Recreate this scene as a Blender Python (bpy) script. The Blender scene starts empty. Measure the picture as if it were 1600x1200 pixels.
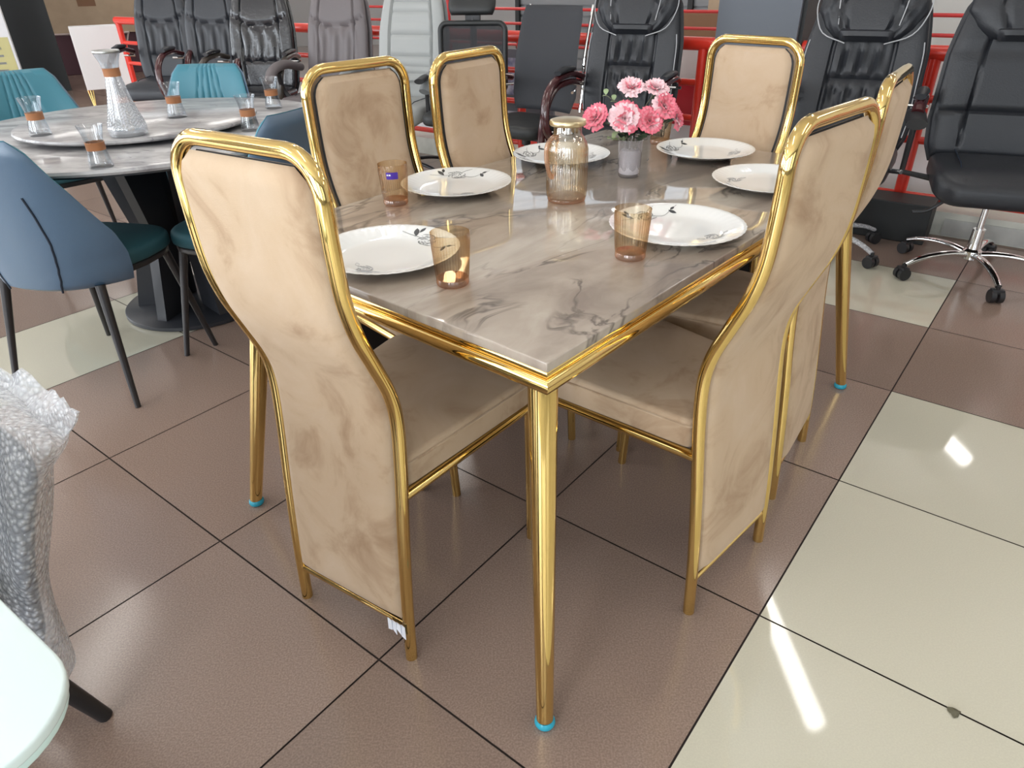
import bpy, bmesh, math, random
import numpy as np
from mathutils import Vector, Matrix

# ------------------------------------------------------------------ camera
SC = bpy.context.scene
COL = SC.collection
cam_d = bpy.data.cameras.new('camera')
cam = bpy.data.objects.new('camera', cam_d)
COL.objects.link(cam)
cam_d.sensor_width = 36.0
cam_d.lens = 1090.0 / 1600.0 * 36.0
cam_d.clip_start = 0.02
R_ = (0.99975661, -0.01130332, -0.01894633)
U_ = (0.02206192, 0.51222054, 0.85857055)
F_ = (0.0, 0.85877957, -0.51234524)
cam.matrix_world = Matrix(((R_[0], U_[0], -F_[0], 0), (R_[1], U_[1], -F_[1], 0),
                           (R_[2], U_[2], -F_[2], 1.26435), (0, 0, 0, 1)))
SC.camera = cam

# ------------------------------------------------------------------ world, daylight, exposure
world = bpy.data.worlds.new('world')
SC.world = world
world.use_nodes = True
bg = world.node_tree.nodes['Background']
bg.inputs[0].default_value = (0.80, 0.90, 1.0, 1)
bg.inputs[1].default_value = 0.7
SC.view_settings.view_transform = 'Standard'
SC.view_settings.look = 'None'
SC.view_settings.gamma = 1
SC.view_settings.exposure = 0.0
SC.cycles.max_bounces = 10
SC.cycles.transparent_max_bounces = 16
SC.cycles.caustics_reflective = False
SC.cycles.caustics_refractive = False
SC.cycles.sample_clamp_indirect = 8.0


def area(name, loc, target, sx, sy, power, colr):
    l = bpy.data.lights.new(name, 'AREA')
    l.shape = 'RECTANGLE'
    l.size = sx
    l.size_y = sy
    l.energy = power
    l.color = colr
    o = bpy.data.objects.new(name, l)
    COL.objects.link(o)
    o.location = loc
    d = Vector(target) - Vector(loc)
    o.rotation_euler = d.to_track_quat('-Z', 'Y').to_euler()
    return o


DAY = (0.90, 0.95, 1.0)
WARM = (1.0, 0.96, 0.90)
# daylight entering the shop-front windows behind the camera and on the left
for x, pw in ((-5.6, 128), (-2.8, 155), (0.0, 45), (2.8, 18)):
    area('window_daylight', (x, -3.55, 1.75), (x, 3.0, 0.9), 2.1, 2.3, pw, DAY)
for y, pw in ((-1.2, 150), (2.2, 112), (5.6, 112)):
    area('window_daylight', (-8.05, y, 1.75), (0, y, 0.9), 2.3, 2.3, pw, DAY)

# unseen far-wall windows, added to brighten the reflections on the tabletop
for x in (-6.3, -2.65, 1.0, 4.65):
    area('window_daylight', (x, 15.36, 1.95), (x, 9.0, 1.9), 3.5, 2.1, 12, DAY)

# ------------------------------------------------------------------ materials


def mat(name, base=(0.5, 0.5, 0.5), rough=0.5, metal=0.0, spec=0.5, coat=0.0, sheen=0.0,
        noise=0.0, nscale=20.0, bump=0.0, bscale=200.0, dark=None, emis=None, coat_rough=0.05):
    m = bpy.data.materials.new(name)
    m.use_nodes = True
    nt = m.node_tree
    b = nt.nodes['Principled BSDF']
    b.inputs['Base Color'].default_value = (*base, 1)
    b.inputs['Roughness'].default_value = rough
    b.inputs['Metallic'].default_value = metal
    b.inputs['Specular IOR Level'].default_value = spec
    b.inputs['Coat Weight'].default_value = coat
    b.inputs['Coat Roughness'].default_value = coat_rough
    if sheen:
        b.inputs['Sheen Weight'].default_value = sheen
        b.inputs['Sheen Roughness'].default_value = 0.4
    if emis:
        b.inputs['Emission Color'].default_value = (*emis[0], 1)
        b.inputs['Emission Strength'].default_value = emis[1]
    if noise or bump:
        tc = nt.nodes.new('ShaderNodeTexCoord')
    if noise:
        n = nt.nodes.new('ShaderNodeTexNoise')
        n.inputs['Scale'].default_value = nscale
        n.inputs['Detail'].default_value = 4
        nt.links.new(tc.outputs['Object'], n.inputs['Vector'])
        r = nt.nodes.new('ShaderNodeValToRGB')
        d = dark or tuple(c * (1 - noise) for c in base)
        r.color_ramp.elements[0].color = (*d, 1)
        r.color_ramp.elements[1].color = (*base, 1)
        r.color_ramp.elements[0].position = 0.35
        r.color_ramp.elements[1].position = 0.62
        nt.links.new(n.outputs['Fac'], r.inputs['Fac'])
        nt.links.new(r.outputs['Color'], b.inputs['Base Color'])
    if bump:
        n2 = nt.nodes.new('ShaderNodeTexNoise')
        n2.inputs['Scale'].default_value = bscale
        n2.inputs['Detail'].default_value = 3
        nt.links.new(tc.outputs['Object'], n2.inputs['Vector'])
        bp = nt.nodes.new('ShaderNodeBump')
        bp.inputs['Strength'].default_value = bump
        bp.inputs['Distance'].default_value = 0.004
        nt.links.new(n2.outputs['Fac'], bp.inputs['Height'])
        nt.links.new(bp.outputs['Normal'], b.inputs['Normal'])
    return m


def glass_mat(name, light, deep, gloss=0.08, rough=0.02, milk=0.0, body=0.0):
    """thin-walled glass: tinted pass-through, deeper tint at grazing angles, fresnel gloss"""
    m = bpy.data.materials.new(name)
    m.use_nodes = True
    nt = m.node_tree
    nt.nodes.clear()
    out = nt.nodes.new('ShaderNodeOutputMaterial')
    lw = nt.nodes.new('ShaderNodeLayerWeight')
    lw.inputs['Blend'].default_value = 0.35
    mx = nt.nodes.new('ShaderNodeMix')
    mx.data_type = 'RGBA'
    mx.inputs[6].default_value = (*light, 1)
    mx.inputs[7].default_value = (*deep, 1)
    nt.links.new(lw.outputs['Facing'], mx.inputs[0])
    tr = nt.nodes.new('ShaderNodeBsdfTransparent')
    nt.links.new(mx.outputs[2], tr.inputs['Color'])
    gl = nt.nodes.new('ShaderNodeBsdfGlossy')
    gl.inputs['Roughness'].default_value = rough
    fr = nt.nodes.new('ShaderNodeMath')
    fr.operation = 'POWER'
    fr.inputs[1].default_value = 4.0
    l2_ = nt.nodes.new('ShaderNodeLayerWeight')
    l2_.inputs['Blend'].default_value = 0.5
    nt.links.new(l2_.outputs['Facing'], fr.inputs[0])
    sc_ = nt.nodes.new('ShaderNodeMath')
    sc_.operation = 'MULTIPLY'
    sc_.inputs[1].default_value = 0.6
    nt.links.new(fr.outputs[0], sc_.inputs[0])
    ad = nt.nodes.new('ShaderNodeMath')
    ad.operation = 'ADD'
    ad.use_clamp = True
    ad.inputs[1].default_value = gloss
    nt.links.new(sc_.outputs[0], ad.inputs[0])
    ms = nt.nodes.new('ShaderNodeMixShader')
    nt.links.new(ad.outputs[0], ms.inputs['Fac'])
    last = tr.outputs[0]
    if milk:
        df = nt.nodes.new('ShaderNodeBsdfPrincipled')
        df.inputs['Base Color'].default_value = (*(body or (0.9, 0.9, 0.9)), 1)
        df.inputs['Roughness'].default_value = 0.4
        m2 = nt.nodes.new('ShaderNodeMixShader')
        m2.inputs['Fac'].default_value = milk
        nt.links.new(last, m2.inputs[1])
        nt.links.new(df.outputs[0], m2.inputs[2])
        last = m2.outputs[0]
    nt.links.new(last, ms.inputs[1])
    nt.links.new(gl.outputs[0], ms.inputs[2])
    nt.links.new(ms.outputs[0], out.inputs['Surface'])
    return m


def marble_mat(name, c0, c1, c2, vein, rot, scale=1.0, rough=0.04, veinw=0.03, coat=1.0):
    m = bpy.data.materials.new(name)
    m.use_nodes = True
    nt = m.node_tree
    L = nt.links
    b = nt.nodes['Principled BSDF']
    b.inputs['Roughness'].default_value = 0.4
    b.inputs['Specular IOR Level'].default_value = 0.2
    b.inputs['Coat Weight'].default_value = coat
    b.inputs['Coat Roughness'].default_value = rough
    b.inputs['Coat IOR'].default_value = 1.62
    tc = nt.nodes.new('ShaderNodeTexCoord')
    mp = nt.nodes.new('ShaderNodeMapping')
    mp.inputs['Rotation'].default_value = (0, 0, rot)
    mp.inputs['Scale'].default_value = (scale, scale * 2.6, scale)
    L.new(tc.outputs['Object'], mp.inputs['Vector'])
    wz = nt.nodes.new('ShaderNodeTexNoise')
    wz.inputs['Scale'].default_value = 1.4
    wz.inputs['Detail'].default_value = 3
    L.new(mp.outputs[0], wz.inputs['Vector'])
    vm = nt.nodes.new('ShaderNodeVectorMath')
    vm.operation = 'MULTIPLY_ADD'
    vm.inputs[1].default_value = (0.9, 0.9, 0.9)
    L.new(wz.outputs['Color'], vm.inputs[0])
    L.new(mp.outputs[0], vm.inputs[2])
    n = nt.nodes.new('ShaderNodeTexNoise')
    n.inputs['Scale'].default_value = 1.8
    n.inputs['Detail'].default_value = 7
    n.inputs['Roughness'].default_value = 0.55
    L.new(vm.outputs[0], n.inputs['Vector'])
    r = nt.nodes.new('ShaderNodeValToRGB')
    e = r.color_ramp.elements
    e[0].position = 0.34
    e[0].color = (*c0, 1)
    e[1].position = 0.66
    e[1].color = (*c2, 1)
    x = e.new(0.5)
    x.color = (*c1, 1)
    L.new(n.outputs['Fac'], r.inputs['Fac'])
    v = nt.nodes.new('ShaderNodeTexNoise')
    v.inputs['Scale'].default_value = 2.1
    v.inputs['Detail'].default_value = 5
    v.inputs['Distortion'].default_value = 0.6
    L.new(vm.outputs[0], v.inputs['Vector'])
    s = nt.nodes.new('ShaderNodeMath')
    s.operation = 'SUBTRACT'
    s.inputs[1].default_value = 0.5
    L.new(v.outputs['Fac'], s.inputs[0])
    ab = nt.nodes.new('ShaderNodeMath')
    ab.operation = 'ABSOLUTE'
    L.new(s.outputs[0], ab.inputs[0])
    rv = nt.nodes.new('ShaderNodeMapRange')
    rv.inputs['From Min'].default_value = 0.0
    rv.inputs['From Max'].default_value = veinw
    rv.inputs['To Min'].default_value = 0.85
    rv.inputs['To Max'].default_value = 0.0
    L.new(ab.outputs[0], rv.inputs['Value'])
    br = nt.nodes.new('ShaderNodeTexNoise')
    br.inputs['Scale'].default_value = 3.0
    L.new(mp.outputs[0], br.inputs['Vector'])
    br2 = nt.nodes.new('ShaderNodeMapRange')
    br2.inputs['From Min'].default_value = 0.45
    br2.inputs['From Max'].default_value = 0.6
    L.new(br.outputs['Fac'], br2.inputs['Value'])
    mu = nt.nodes.new('ShaderNodeMath')
    mu.operation = 'MULTIPLY'
    L.new(rv.outputs[0], mu.inputs[0])
    L.new(br2.outputs[0], mu.inputs[1])
    mx = nt.nodes.new('ShaderNodeMix')
    mx.data_type = 'RGBA'
    mx.inputs[7].default_value = (*vein, 1)
    L.new(mu.outputs[0], mx.inputs[0])
    L.new(r.outputs['Color'], mx.inputs[6])
    L.new(mx.outputs[2], b.inputs['Base Color'])
    return m


def tile_mat(name, base, speck, amount, rough):
    """polished speckled porcelain tile; each tile (mesh island) a hair lighter or darker"""
    m = bpy.data.materials.new(name)
    m.use_nodes = True
    nt = m.node_tree
    L = nt.links
    b = nt.nodes['Principled BSDF']
    b.inputs['Roughness'].default_value = rough
    b.inputs['Specular IOR Level'].default_value = 0.6
    tc = nt.nodes.new('ShaderNodeTexCoord')
    n = nt.nodes.new('ShaderNodeTexNoise')
    n.inputs['Scale'].default_value = 260
    n.inputs['Detail'].default_value = 2
    L.new(tc.outputs['Object'], n.inputs['Vector'])
    r = nt.nodes.new('ShaderNodeValToRGB')
    r.color_ramp.elements[0].position = 0.38
    r.color_ramp.elements[1].position = 0.66
    r.color_ramp.elements[0].color = (*tuple(a * (1 - amount) + c * amount for a, c in zip(base, speck)), 1)
    r.color_ramp.elements[1].color = (*base, 1)
    L.new(n.outputs['Fac'], r.inputs['Fac'])
    g = nt.nodes.new('ShaderNodeNewGeometry')
    mr = nt.nodes.new('ShaderNodeMapRange')
    mr.inputs['To Min'].default_value = 0.86
    mr.inputs['To Max'].default_value = 1.08
    L.new(g.outputs['Random Per Island'], mr.inputs['Value'])
    hs = nt.nodes.new('ShaderNodeHueSaturation')
    L.new(mr.outputs[0], hs.inputs['Value'])
    L.new(r.outputs['Color'], hs.inputs['Color'])
    L.new(hs.outputs[0], b.inputs['Base Color'])
    return m


def vcol_mat(name, rough=0.7):
    m = bpy.data.materials.new(name)
    m.use_nodes = True
    nt = m.node_tree
    a = nt.nodes.new('ShaderNodeVertexColor')
    a.layer_name = 'tint'
    b = nt.nodes['Principled BSDF']
    b.inputs['Roughness'].default_value = rough
    nt.links.new(a.outputs['Color'], b.inputs['Base Color'])
    return m


def mesh_fabric(name, base, open_):
    m = bpy.data.materials.new(name)
    m.use_nodes = True
    nt = m.node_tree
    b = nt.nodes['Principled BSDF']
    b.inputs['Base Color'].default_value = (*base, 1)
    b.inputs['Roughness'].default_value = 0.7
    tr = nt.nodes.new('ShaderNodeBsdfTransparent')
    mx = nt.nodes.new('ShaderNodeMixShader')
    mx.inputs['Fac'].default_value = open_
    out = nt.nodes['Material Output']
    nt.links.new(b.outputs[0], mx.inputs[1])
    nt.links.new(tr.outputs[0], mx.inputs[2])
    nt.links.new(mx.outputs[0], out.inputs['Surface'])
    return m


def bubble_mat(name):
    m = bpy.data.materials.new(name)
    m.use_nodes = True
    nt = m.node_tree
    L = nt.links
    b = nt.nodes['Principled BSDF']
    b.inputs['Base Color'].default_value = (0.80, 0.82, 0.86, 1)
    b.inputs['Roughness'].default_value = 0.16
    b.inputs['Specular IOR Level'].default_value = 0.8
    tc = nt.nodes.new('ShaderNodeTexCoord')
    v = nt.nodes.new('ShaderNodeTexVoronoi')
    v.inputs['Scale'].default_value = 105
    L.new(tc.outputs['Object'], v.inputs['Vector'])
    n = nt.nodes.new('ShaderNodeTexNoise')
    n.inputs['Scale'].default_value = 25
    n.inputs['Detail'].default_value = 4
    L.new(tc.outputs['Object'], n.inputs['Vector'])
    ad = nt.nodes.new('ShaderNodeMath')
    ad.operation = 'ADD'
    L.new(v.outputs['Distance'], ad.inputs[0])
    L.new(n.outputs['Fac'], ad.inputs[1])
    bp = nt.nodes.new('ShaderNodeBump')
    bp.inputs['Strength'].default_value = 0.9
    bp.inputs['Distance'].default_value = 0.006
    bp.invert = True
    L.new(ad.outputs[0], bp.inputs['Height'])
    L.new(bp.outputs[0], b.inputs['Normal'])
    tr = nt.nodes.new('ShaderNodeBsdfTransparent')
    mr = nt.nodes.new('ShaderNodeMapRange')
    mr.inputs['From Min'].default_value = 0.1
    mr.inputs['From Max'].default_value = 0.6
    mr.inputs['To Min'].default_value = 0.15
    mr.inputs['To Max'].default_value = 0.6
    L.new(v.outputs['Distance'], mr.inputs['Value'])
    mx = nt.nodes.new('ShaderNodeMixShader')
    L.new(mr.outputs[0], mx.inputs['Fac'])
    out = nt.nodes['Material Output']
    L.new(b.outputs[0], mx.inputs[1])
    L.new(tr.outputs[0], mx.inputs[2])
    L.new(mx.outputs[0], out.inputs['Surface'])
    return m


def velvet_mat(name):
    m = mat(name, (0.56, 0.40, 0.27), 0.75, sheen=0.3, spec=0.25, bump=0.25, bscale=900)
    nt = m.node_tree
    L = nt.links
    b = nt.nodes['Principled BSDF']
    b.inputs['Sheen Tint'].default_value = (1.0, 0.86, 0.70, 1)
    tc = nt.nodes.new('ShaderNodeTexCoord')
    oi = nt.nodes.new('ShaderNodeObjectInfo')
    va = nt.nodes.new('ShaderNodeVectorMath')
    va.operation = 'ADD'
    L.new(tc.outputs['Object'], va.inputs[0])
    sc = nt.nodes.new('ShaderNodeVectorMath')
    sc.operation = 'SCALE'
    sc.inputs['Scale'].default_value = 17
    L.new(oi.outputs['Random'], sc.inputs[0])
    L.new(sc.outputs[0], va.inputs[1])
    n = nt.nodes.new('ShaderNodeTexNoise')
    n.inputs['Scale'].default_value = 7
    n.inputs['Detail'].default_value = 5
    n.inputs['Roughness'].default_value = 0.6
    n.inputs['Distortion'].default_value = 0.8
    L.new(va.outputs[0], n.inputs['Vector'])
    r = nt.nodes.new('ShaderNodeValToRGB')
    r.color_ramp.elements[0].position = 0.28
    r.color_ramp.elements[0].color = (0.35, 0.225, 0.135, 1)
    r.color_ramp.elements[1].position = 0.5
    r.color_ramp.elements[1].color = (0.52, 0.38, 0.255, 1)
    e = r.color_ramp.elements.new(0.72)
    e.color = (0.56, 0.425, 0.305, 1)
    L.new(n.outputs['Fac'], r.inputs['Fac'])
    L.new(r.outputs[0], b.inputs['Base Color'])
    return m


M = {}
M['gold'] = mat('polished gold metal', (0.83, 0.60, 0.23), 0.07, metal=1.0)
M['gold_dull'] = mat('satin gold metal', (0.70, 0.58, 0.36), 0.28, metal=1.0)
M['velvet'] = velvet_mat('tan velvet')
M['black_board'] = mat('black board', (0.012, 0.012, 0.013), 0.6)
M['marble'] = marble_mat('grey brown marble', (0.25, 0.20, 0.165), (0.40, 0.335, 0.275), (0.54, 0.49, 0.42),
                         (0.09, 0.07, 0.06), math.radians(62), 1.2, veinw=0.022)
M['grey_marble'] = marble_mat('pale grey marble', (0.24, 0.23, 0.235), (0.38, 0.37, 0.37), (0.55, 0.54, 0.54),
                              (0.20, 0.19, 0.20), math.radians(20), 2.4, rough=0.12, coat=0.4)
M['porcelain'] = mat('white porcelain', (0.86, 0.87, 0.86), 0.12, coat=0.6)
M['ink'] = mat('printed black ink', (0.05, 0.055, 0.06), 0.4)
M['ink_grey'] = mat('printed grey ink', (0.30, 0.31, 0.33), 0.4)
M['amber'] = glass_mat('amber ribbed glass', (0.99, 0.945, 0.86), (0.66, 0.45, 0.22), 0.06)
M['amber_lustre'] = glass_mat('amber lustre glass', (0.99, 0.955, 0.885), (0.70, 0.52, 0.30), 0.20, 0.03)
M['amber_base'] = glass_mat('thick amber glass', (0.96, 0.78, 0.62), (0.78, 0.48, 0.28), 0.08, milk=0.2, body=(0.80, 0.50, 0.34))
M['clear'] = glass_mat('clear glass', (0.98, 0.985, 0.99), (0.80, 0.83, 0.86), 0.06)
M['clear_cut'] = glass_mat('cut clear glass', (0.96, 0.965, 0.975), (0.72, 0.75, 0.78), 0.16, 0.05, milk=0.16, body=(0.9, 0.92, 0.95))
M['frosted'] = glass_mat('frosted vase glass', (0.92, 0.92, 0.93), (0.66, 0.65, 0.68), 0.08, 0.1, milk=0.22, body=(0.66, 0.63, 0.64))
M['white_fill'] = mat('white vase filling', (0.86, 0.84, 0.90), 0.6, bump=0.8, bscale=120)
M['sticker'] = mat('purple sticker', (0.07, 0.03, 0.34), 0.4)
M['white'] = mat('white paint', (0.84, 0.84, 0.84), 0.45)
M['blue_cap'] = mat('blue plastic foot cap', (0.03, 0.38, 0.52), 0.25)
M['petal'] = vcol_mat('pink petals')
M['leaf'] = mat('green leaf', (0.06, 0.11, 0.06), 0.6, noise=0.4, nscale=30)
M['pale_leaf'] = mat('pale green leaf', (0.36, 0.46, 0.25), 0.6, noise=0.3, nscale=40)
M['stem'] = mat('dark stem', (0.12, 0.11, 0.07), 0.6)
M['teal'] = mat('teal leather', (0.045, 0.20, 0.265), 0.42, bump=0.12, bscale=350)
M['navy'] = mat('navy blue leather', (0.062, 0.125, 0.205), 0.48, spec=1.0, coat=0.5, coat_rough=0.45, bump=0.08, bscale=350)
M['dark_teal'] = mat('dark teal fabric', (0.02, 0.085, 0.105), 0.7, bump=0.2, bscale=500)
M['seam'] = mat('dark seam', (0.012, 0.02, 0.035), 0.5)
M['dark_metal'] = mat('dark grey metal', (0.055, 0.053, 0.055), 0.35, metal=0.6)
M['black_ped'] = mat('black lacquered slat', (0.028, 0.030, 0.036), 0.35)
M['leather_band'] = mat('brown leather band', (0.40, 0.17, 0.075), 0.5)
M['steel_lid'] = mat('grey steel lid', (0.36, 0.36, 0.34), 0.3, metal=0.9)
M['black_leather'] = mat('black leather', (0.020, 0.022, 0.027), 0.40, spec=0.42, bump=0.18, bscale=160)
M['slate_leather'] = mat('slate black leather', (0.030, 0.034, 0.042), 0.42, spec=0.5, bump=0.2, bscale=150)
M['gloss_leather'] = mat('glossy black leather', (0.015, 0.016, 0.02), 0.2, spec=0.7, bump=0.3, bscale=60)
M['taupe_leather'] = mat('taupe leather', (0.135, 0.118, 0.122), 0.5, bump=0.2, bscale=160)
M['grey_leather'] = mat('light grey leather', (0.36, 0.375, 0.37), 0.5, bump=0.12, bscale=200)
M['grey_shell'] = mat('mid grey leather', (0.20, 0.215, 0.22), 0.5)
M['stitch'] = mat('pale stitching', (0.42, 0.43, 0.45), 0.7)
M['black_plastic'] = mat('black plastic', (0.018, 0.018, 0.02), 0.4)
M['mesh_black'] = mesh_fabric('black mesh fabric', (0.03, 0.032, 0.036), 0.28)
M['mesh_dense'] = mesh_fabric('dense charcoal mesh', (0.028, 0.030, 0.036), 0.03)
M['chrome'] = mat('chrome', (0.80, 0.80, 0.80), 0.08, metal=1.0)
M['mahogany'] = mat('dark mahogany wood', (0.055, 0.010, 0.012), 0.18, coat=0.6)
M['olive_wood'] = mat('dark olive wood', (0.045, 0.036, 0.028), 0.3, coat=0.4)
M['red'] = mat('red enamel paint', (0.80, 0.045, 0.025), 0.28, coat=0.3)
M['thin_red'] = mat('thin red rail paint', (0.58, 0.04, 0.04), 0.35)
M['slate'] = mat('slate grey panel', (0.115, 0.13, 0.155), 0.55)
M['slate_dark'] = mat('charcoal panel', (0.016, 0.018, 0.019), 0.5)
M['slate_blue'] = mat('dark slate blue panel', (0.045, 0.058, 0.070), 0.5)
M['cardboard'] = mat('cardboard', (0.47, 0.36, 0.25), 0.85, noise=0.08, nscale=6)
M['cardboard_dark'] = mat('brown cardboard', (0.24, 0.13, 0.075), 0.85)
M['poster_white'] = mat('poster paper', (0.66, 0.66, 0.68), 0.5)
M['poster_yellow'] = mat('poster yellow', (0.50, 0.46, 0.20), 0.5)
M['poster_navy'] = mat('poster navy', (0.02, 0.022, 0.06), 0.5)
M['orange'] = mat('orange plastic', (0.62, 0.20, 0.07), 0.5)
M['wire'] = mat('pale steel wire', (0.62, 0.52, 0.50), 0.35, metal=0.5)
M['maroon'] = mat('maroon seat pad', (0.07, 0.022, 0.032), 0.6)
M['curb'] = mat('cream painted curb', (0.70, 0.70, 0.62), 0.5, noise=0.15, nscale=9)
M['curb_marble'] = mat('grey scuffed skirting', (0.56, 0.56, 0.53), 0.5, noise=0.2, nscale=7)
M['wall'] = mat('white wall paint', (0.78, 0.78, 0.76), 0.7)
M['wall_dark'] = mat('grey shop wall paint', (0.28, 0.28, 0.28), 0.7)
M['wall_grey'] = mat('grey wall paint', (0.50, 0.50, 0.50), 0.7)
M['ceiling'] = mat('white ceiling paint', (0.88, 0.88, 0.87), 0.8)
M['shutter'] = mat('grey metal shutter', (0.24, 0.25, 0.26), 0.45, metal=0.3)
M['frame_alu'] = mat('white window frame', (0.72, 0.72, 0.72), 0.4)
M['pane'] = glass_mat('window pane', (0.97, 0.98, 0.98), (0.85, 0.9, 0.9), 0.0)
M['lamp'] = mat('added fill lamp glow', (0.9, 0.9, 0.9), 0.5, emis=((1.0, 0.97, 0.92), 13.0))  # glow of the added ceiling fill tubes
M['tile_brown'] = tile_mat('polished brown tile', (0.35, 0.255, 0.205), (0.19, 0.13, 0.105), 0.55, 0.17)
M['tile_cream'] = tile_mat('polished cream tile', (0.64, 0.61, 0.49), (0.54, 0.51, 0.41), 0.3, 0.045)
M['grout'] = mat('dark grout', (0.045, 0.032, 0.028), 0.9)
M['glass_white'] = mat('pale mint glass top', (0.74, 0.87, 0.87), 0.06, coat=0.5)
M['glass_edge'] = mat('pale mint glass edge', (0.66, 0.85, 0.83), 0.15)
M['bubble'] = bubble_mat('bubble wrap')
M['slate_fabric'] = mat('slate blue fabric', (0.10, 0.125, 0.17), 0.8)
M['cream_fabric'] = mat('cream fabric', (0.60, 0.56, 0.38), 0.8, bump=0.3, bscale=300)
M['clear_plastic'] = mat('torn white plastic', (0.80, 0.82, 0.88), 0.3)
M['grey_plastic'] = bubble_mat('grey plastic wrap')
M['blue_print'] = mat('blue printed card', (0.13, 0.15, 0.28), 0.4, noise=0.5, nscale=9, dark=(0.62, 0.64, 0.72))
M['red_card'] = mat('red printed card', (0.62, 0.03, 0.05), 0.4)

# ------------------------------------------------------------------ geometry helpers


def obj(name, bm, material, parent=None, smooth=True, mats=None):
    me = bpy.data.meshes.new(name)
    bmesh.ops.recalc_face_normals(bm, faces=bm.faces)
    bm.to_mesh(me)
    bm.free()
    if smooth:
        for p in me.polygons:
            p.use_smooth = True
        try:
            me.set_sharp_from_angle(angle=math.radians(42))
        except Exception:
            pass
    for mm in (mats or [material]):
        me.materials.append(mm)
    o = bpy.data.objects.new(name, me)
    COL.objects.link(o)
    if parent:
        o.parent = parent
    return o


def thing(name, label, cat, loc=(0, 0, 0), rz=0.0, group=None):
    o = bpy.data.objects.new(name, None)
    o.empty_display_size = 0.1
    COL.objects.link(o)
    o.location = loc
    o.rotation_euler = (0, 0, rz)
    o['label'] = label
    o['category'] = cat
    if group:
        o['group'] = group
    return o


def tag(o, label, cat, group=None):
    o['label'] = label
    o['category'] = cat
    if group:
        o['group'] = group
    return o


def struct(name, bm, material, smooth=False, mats=None, parent=None):
    o = obj(name, bm, material, parent, smooth, mats)
    if not parent:
        o['kind'] = 'structure'
    return o


def dup(root, loc, rz, label=None, group=None):
    r = root.copy()
    COL.objects.link(r)
    r.location = loc
    r.rotation_euler = (0, 0, rz)
    if label:
        r['label'] = label
    if group:
        r['group'] = group
    for ch in list(root.children):
        c = ch.copy()
        COL.objects.link(c)
        c.parent = r
        for g in list(ch.children):
            d = g.copy()
            COL.objects.link(d)
            d.parent = c
    return r


def BM():
    return bmesh.new()


def box(bm, c, s, rz=0.0, mi=0, bev=0.0):
    r = bmesh.ops.create_cube(bm, size=1.0)
    vs = r['verts']
    mt = Matrix.Translation(c) @ Matrix.Rotation(rz, 4, 'Z') @ Matrix.Diagonal((s[0], s[1], s[2], 1))
    bmesh.ops.transform(bm, matrix=mt, verts=vs)
    fs = set(f for v in vs for f in v.link_faces)
    for f in fs:
        f.material_index = mi
    if bev:
        es = list(set(e for v in vs for e in v.link_edges))
        bmesh.ops.bevel(bm, geom=es, offset=bev, segments=2, affect='EDGES', profile=0.6)
    return bm


def frames(P):
    """parallel transport frames along polyline P"""
    P = [Vector(p) for p in P]
    T = []
    for i in range(len(P)):
        a = P[max(i - 1, 0)]
        b = P[min(i + 1, len(P) - 1)]
        T.append((b - a).normalized())
    up = Vector((0, 0, 1)) if abs(T[0].z) < 0.9 else Vector((0, 1, 0))
    n = (up - T[0] * up.dot(T[0])).normalized()
    out = []
    for i, t in enumerate(T):
        n = (n - t * n.dot(t))
        n.normalize()
        out.append((P[i], n, t.cross(n)))
    return out


def tube(bm, P, r, seg=12, cap=True, mi=0, flat=1.0, closed=False):
    fr = frames(P)
    rings = []
    for i, (p, n, b) in enumerate(fr):
        rr = r[i] if isinstance(r, (list, tuple)) else r
        rings.append([bm.verts.new(p + n * (rr * flat * math.cos(a)) + b * (rr * math.sin(a)))
                      for a in (2 * math.pi * k / seg for k in range(seg))])
    N = len(rings)
    for i in range(N if closed else N - 1):
        A, B = rings[i], rings[(i + 1) % N]
        for k in range(seg):
            f = bm.faces.new((A[k], A[(k + 1) % seg], B[(k + 1) % seg], B[k]))
            f.material_index = mi
    if cap and not closed:
        bm.faces.new(rings[0][::-1]).material_index = mi
        bm.faces.new(rings[-1]).material_index = mi
    return bm


def lathe(bm, prof, seg=32, c=(0, 0, 0), rfun=None, mi=0, cap=(True, True)):
    """prof: list of (r, z); rfun(angle, i) multiplies r"""
    rings = []
    for i, (r, z) in enumerate(prof):
        ring = []
        for k in range(seg):
            a = 2 * math.pi * k / seg
            rr = r * (rfun(a, i) if rfun else 1.0)
            ring.append(bm.verts.new((c[0] + rr * math.cos(a), c[1] + rr * math.sin(a), c[2] + z)))
        rings.append(ring)
    for A, B in zip(rings[:-1], rings[1:]):
        for k in range(seg):
            bm.faces.new((A[k], A[(k + 1) % seg], B[(k + 1) % seg], B[k])).material_index = mi
    if cap[0]:
        bm.faces.new(rings[0][::-1]).material_index = mi
    if cap[1]:
        bm.faces.new(rings[-1]).material_index = mi
    return bm


def round_rect(w, d, r, n=6, c=(0, 0)):
    o = []
    for sx, sy, a0 in ((1, 1, 0), (-1, 1, 90), (-1, -1, 180), (1, -1, 270)):
        for k in range(n + 1):
            a = math.radians(a0 + 90 * k / n)
            o.append((c[0] + sx * (w / 2 - r) + r * math.cos(a), c[1] + sy * (d / 2 - r) + r * math.sin(a)))
    return o


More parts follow.
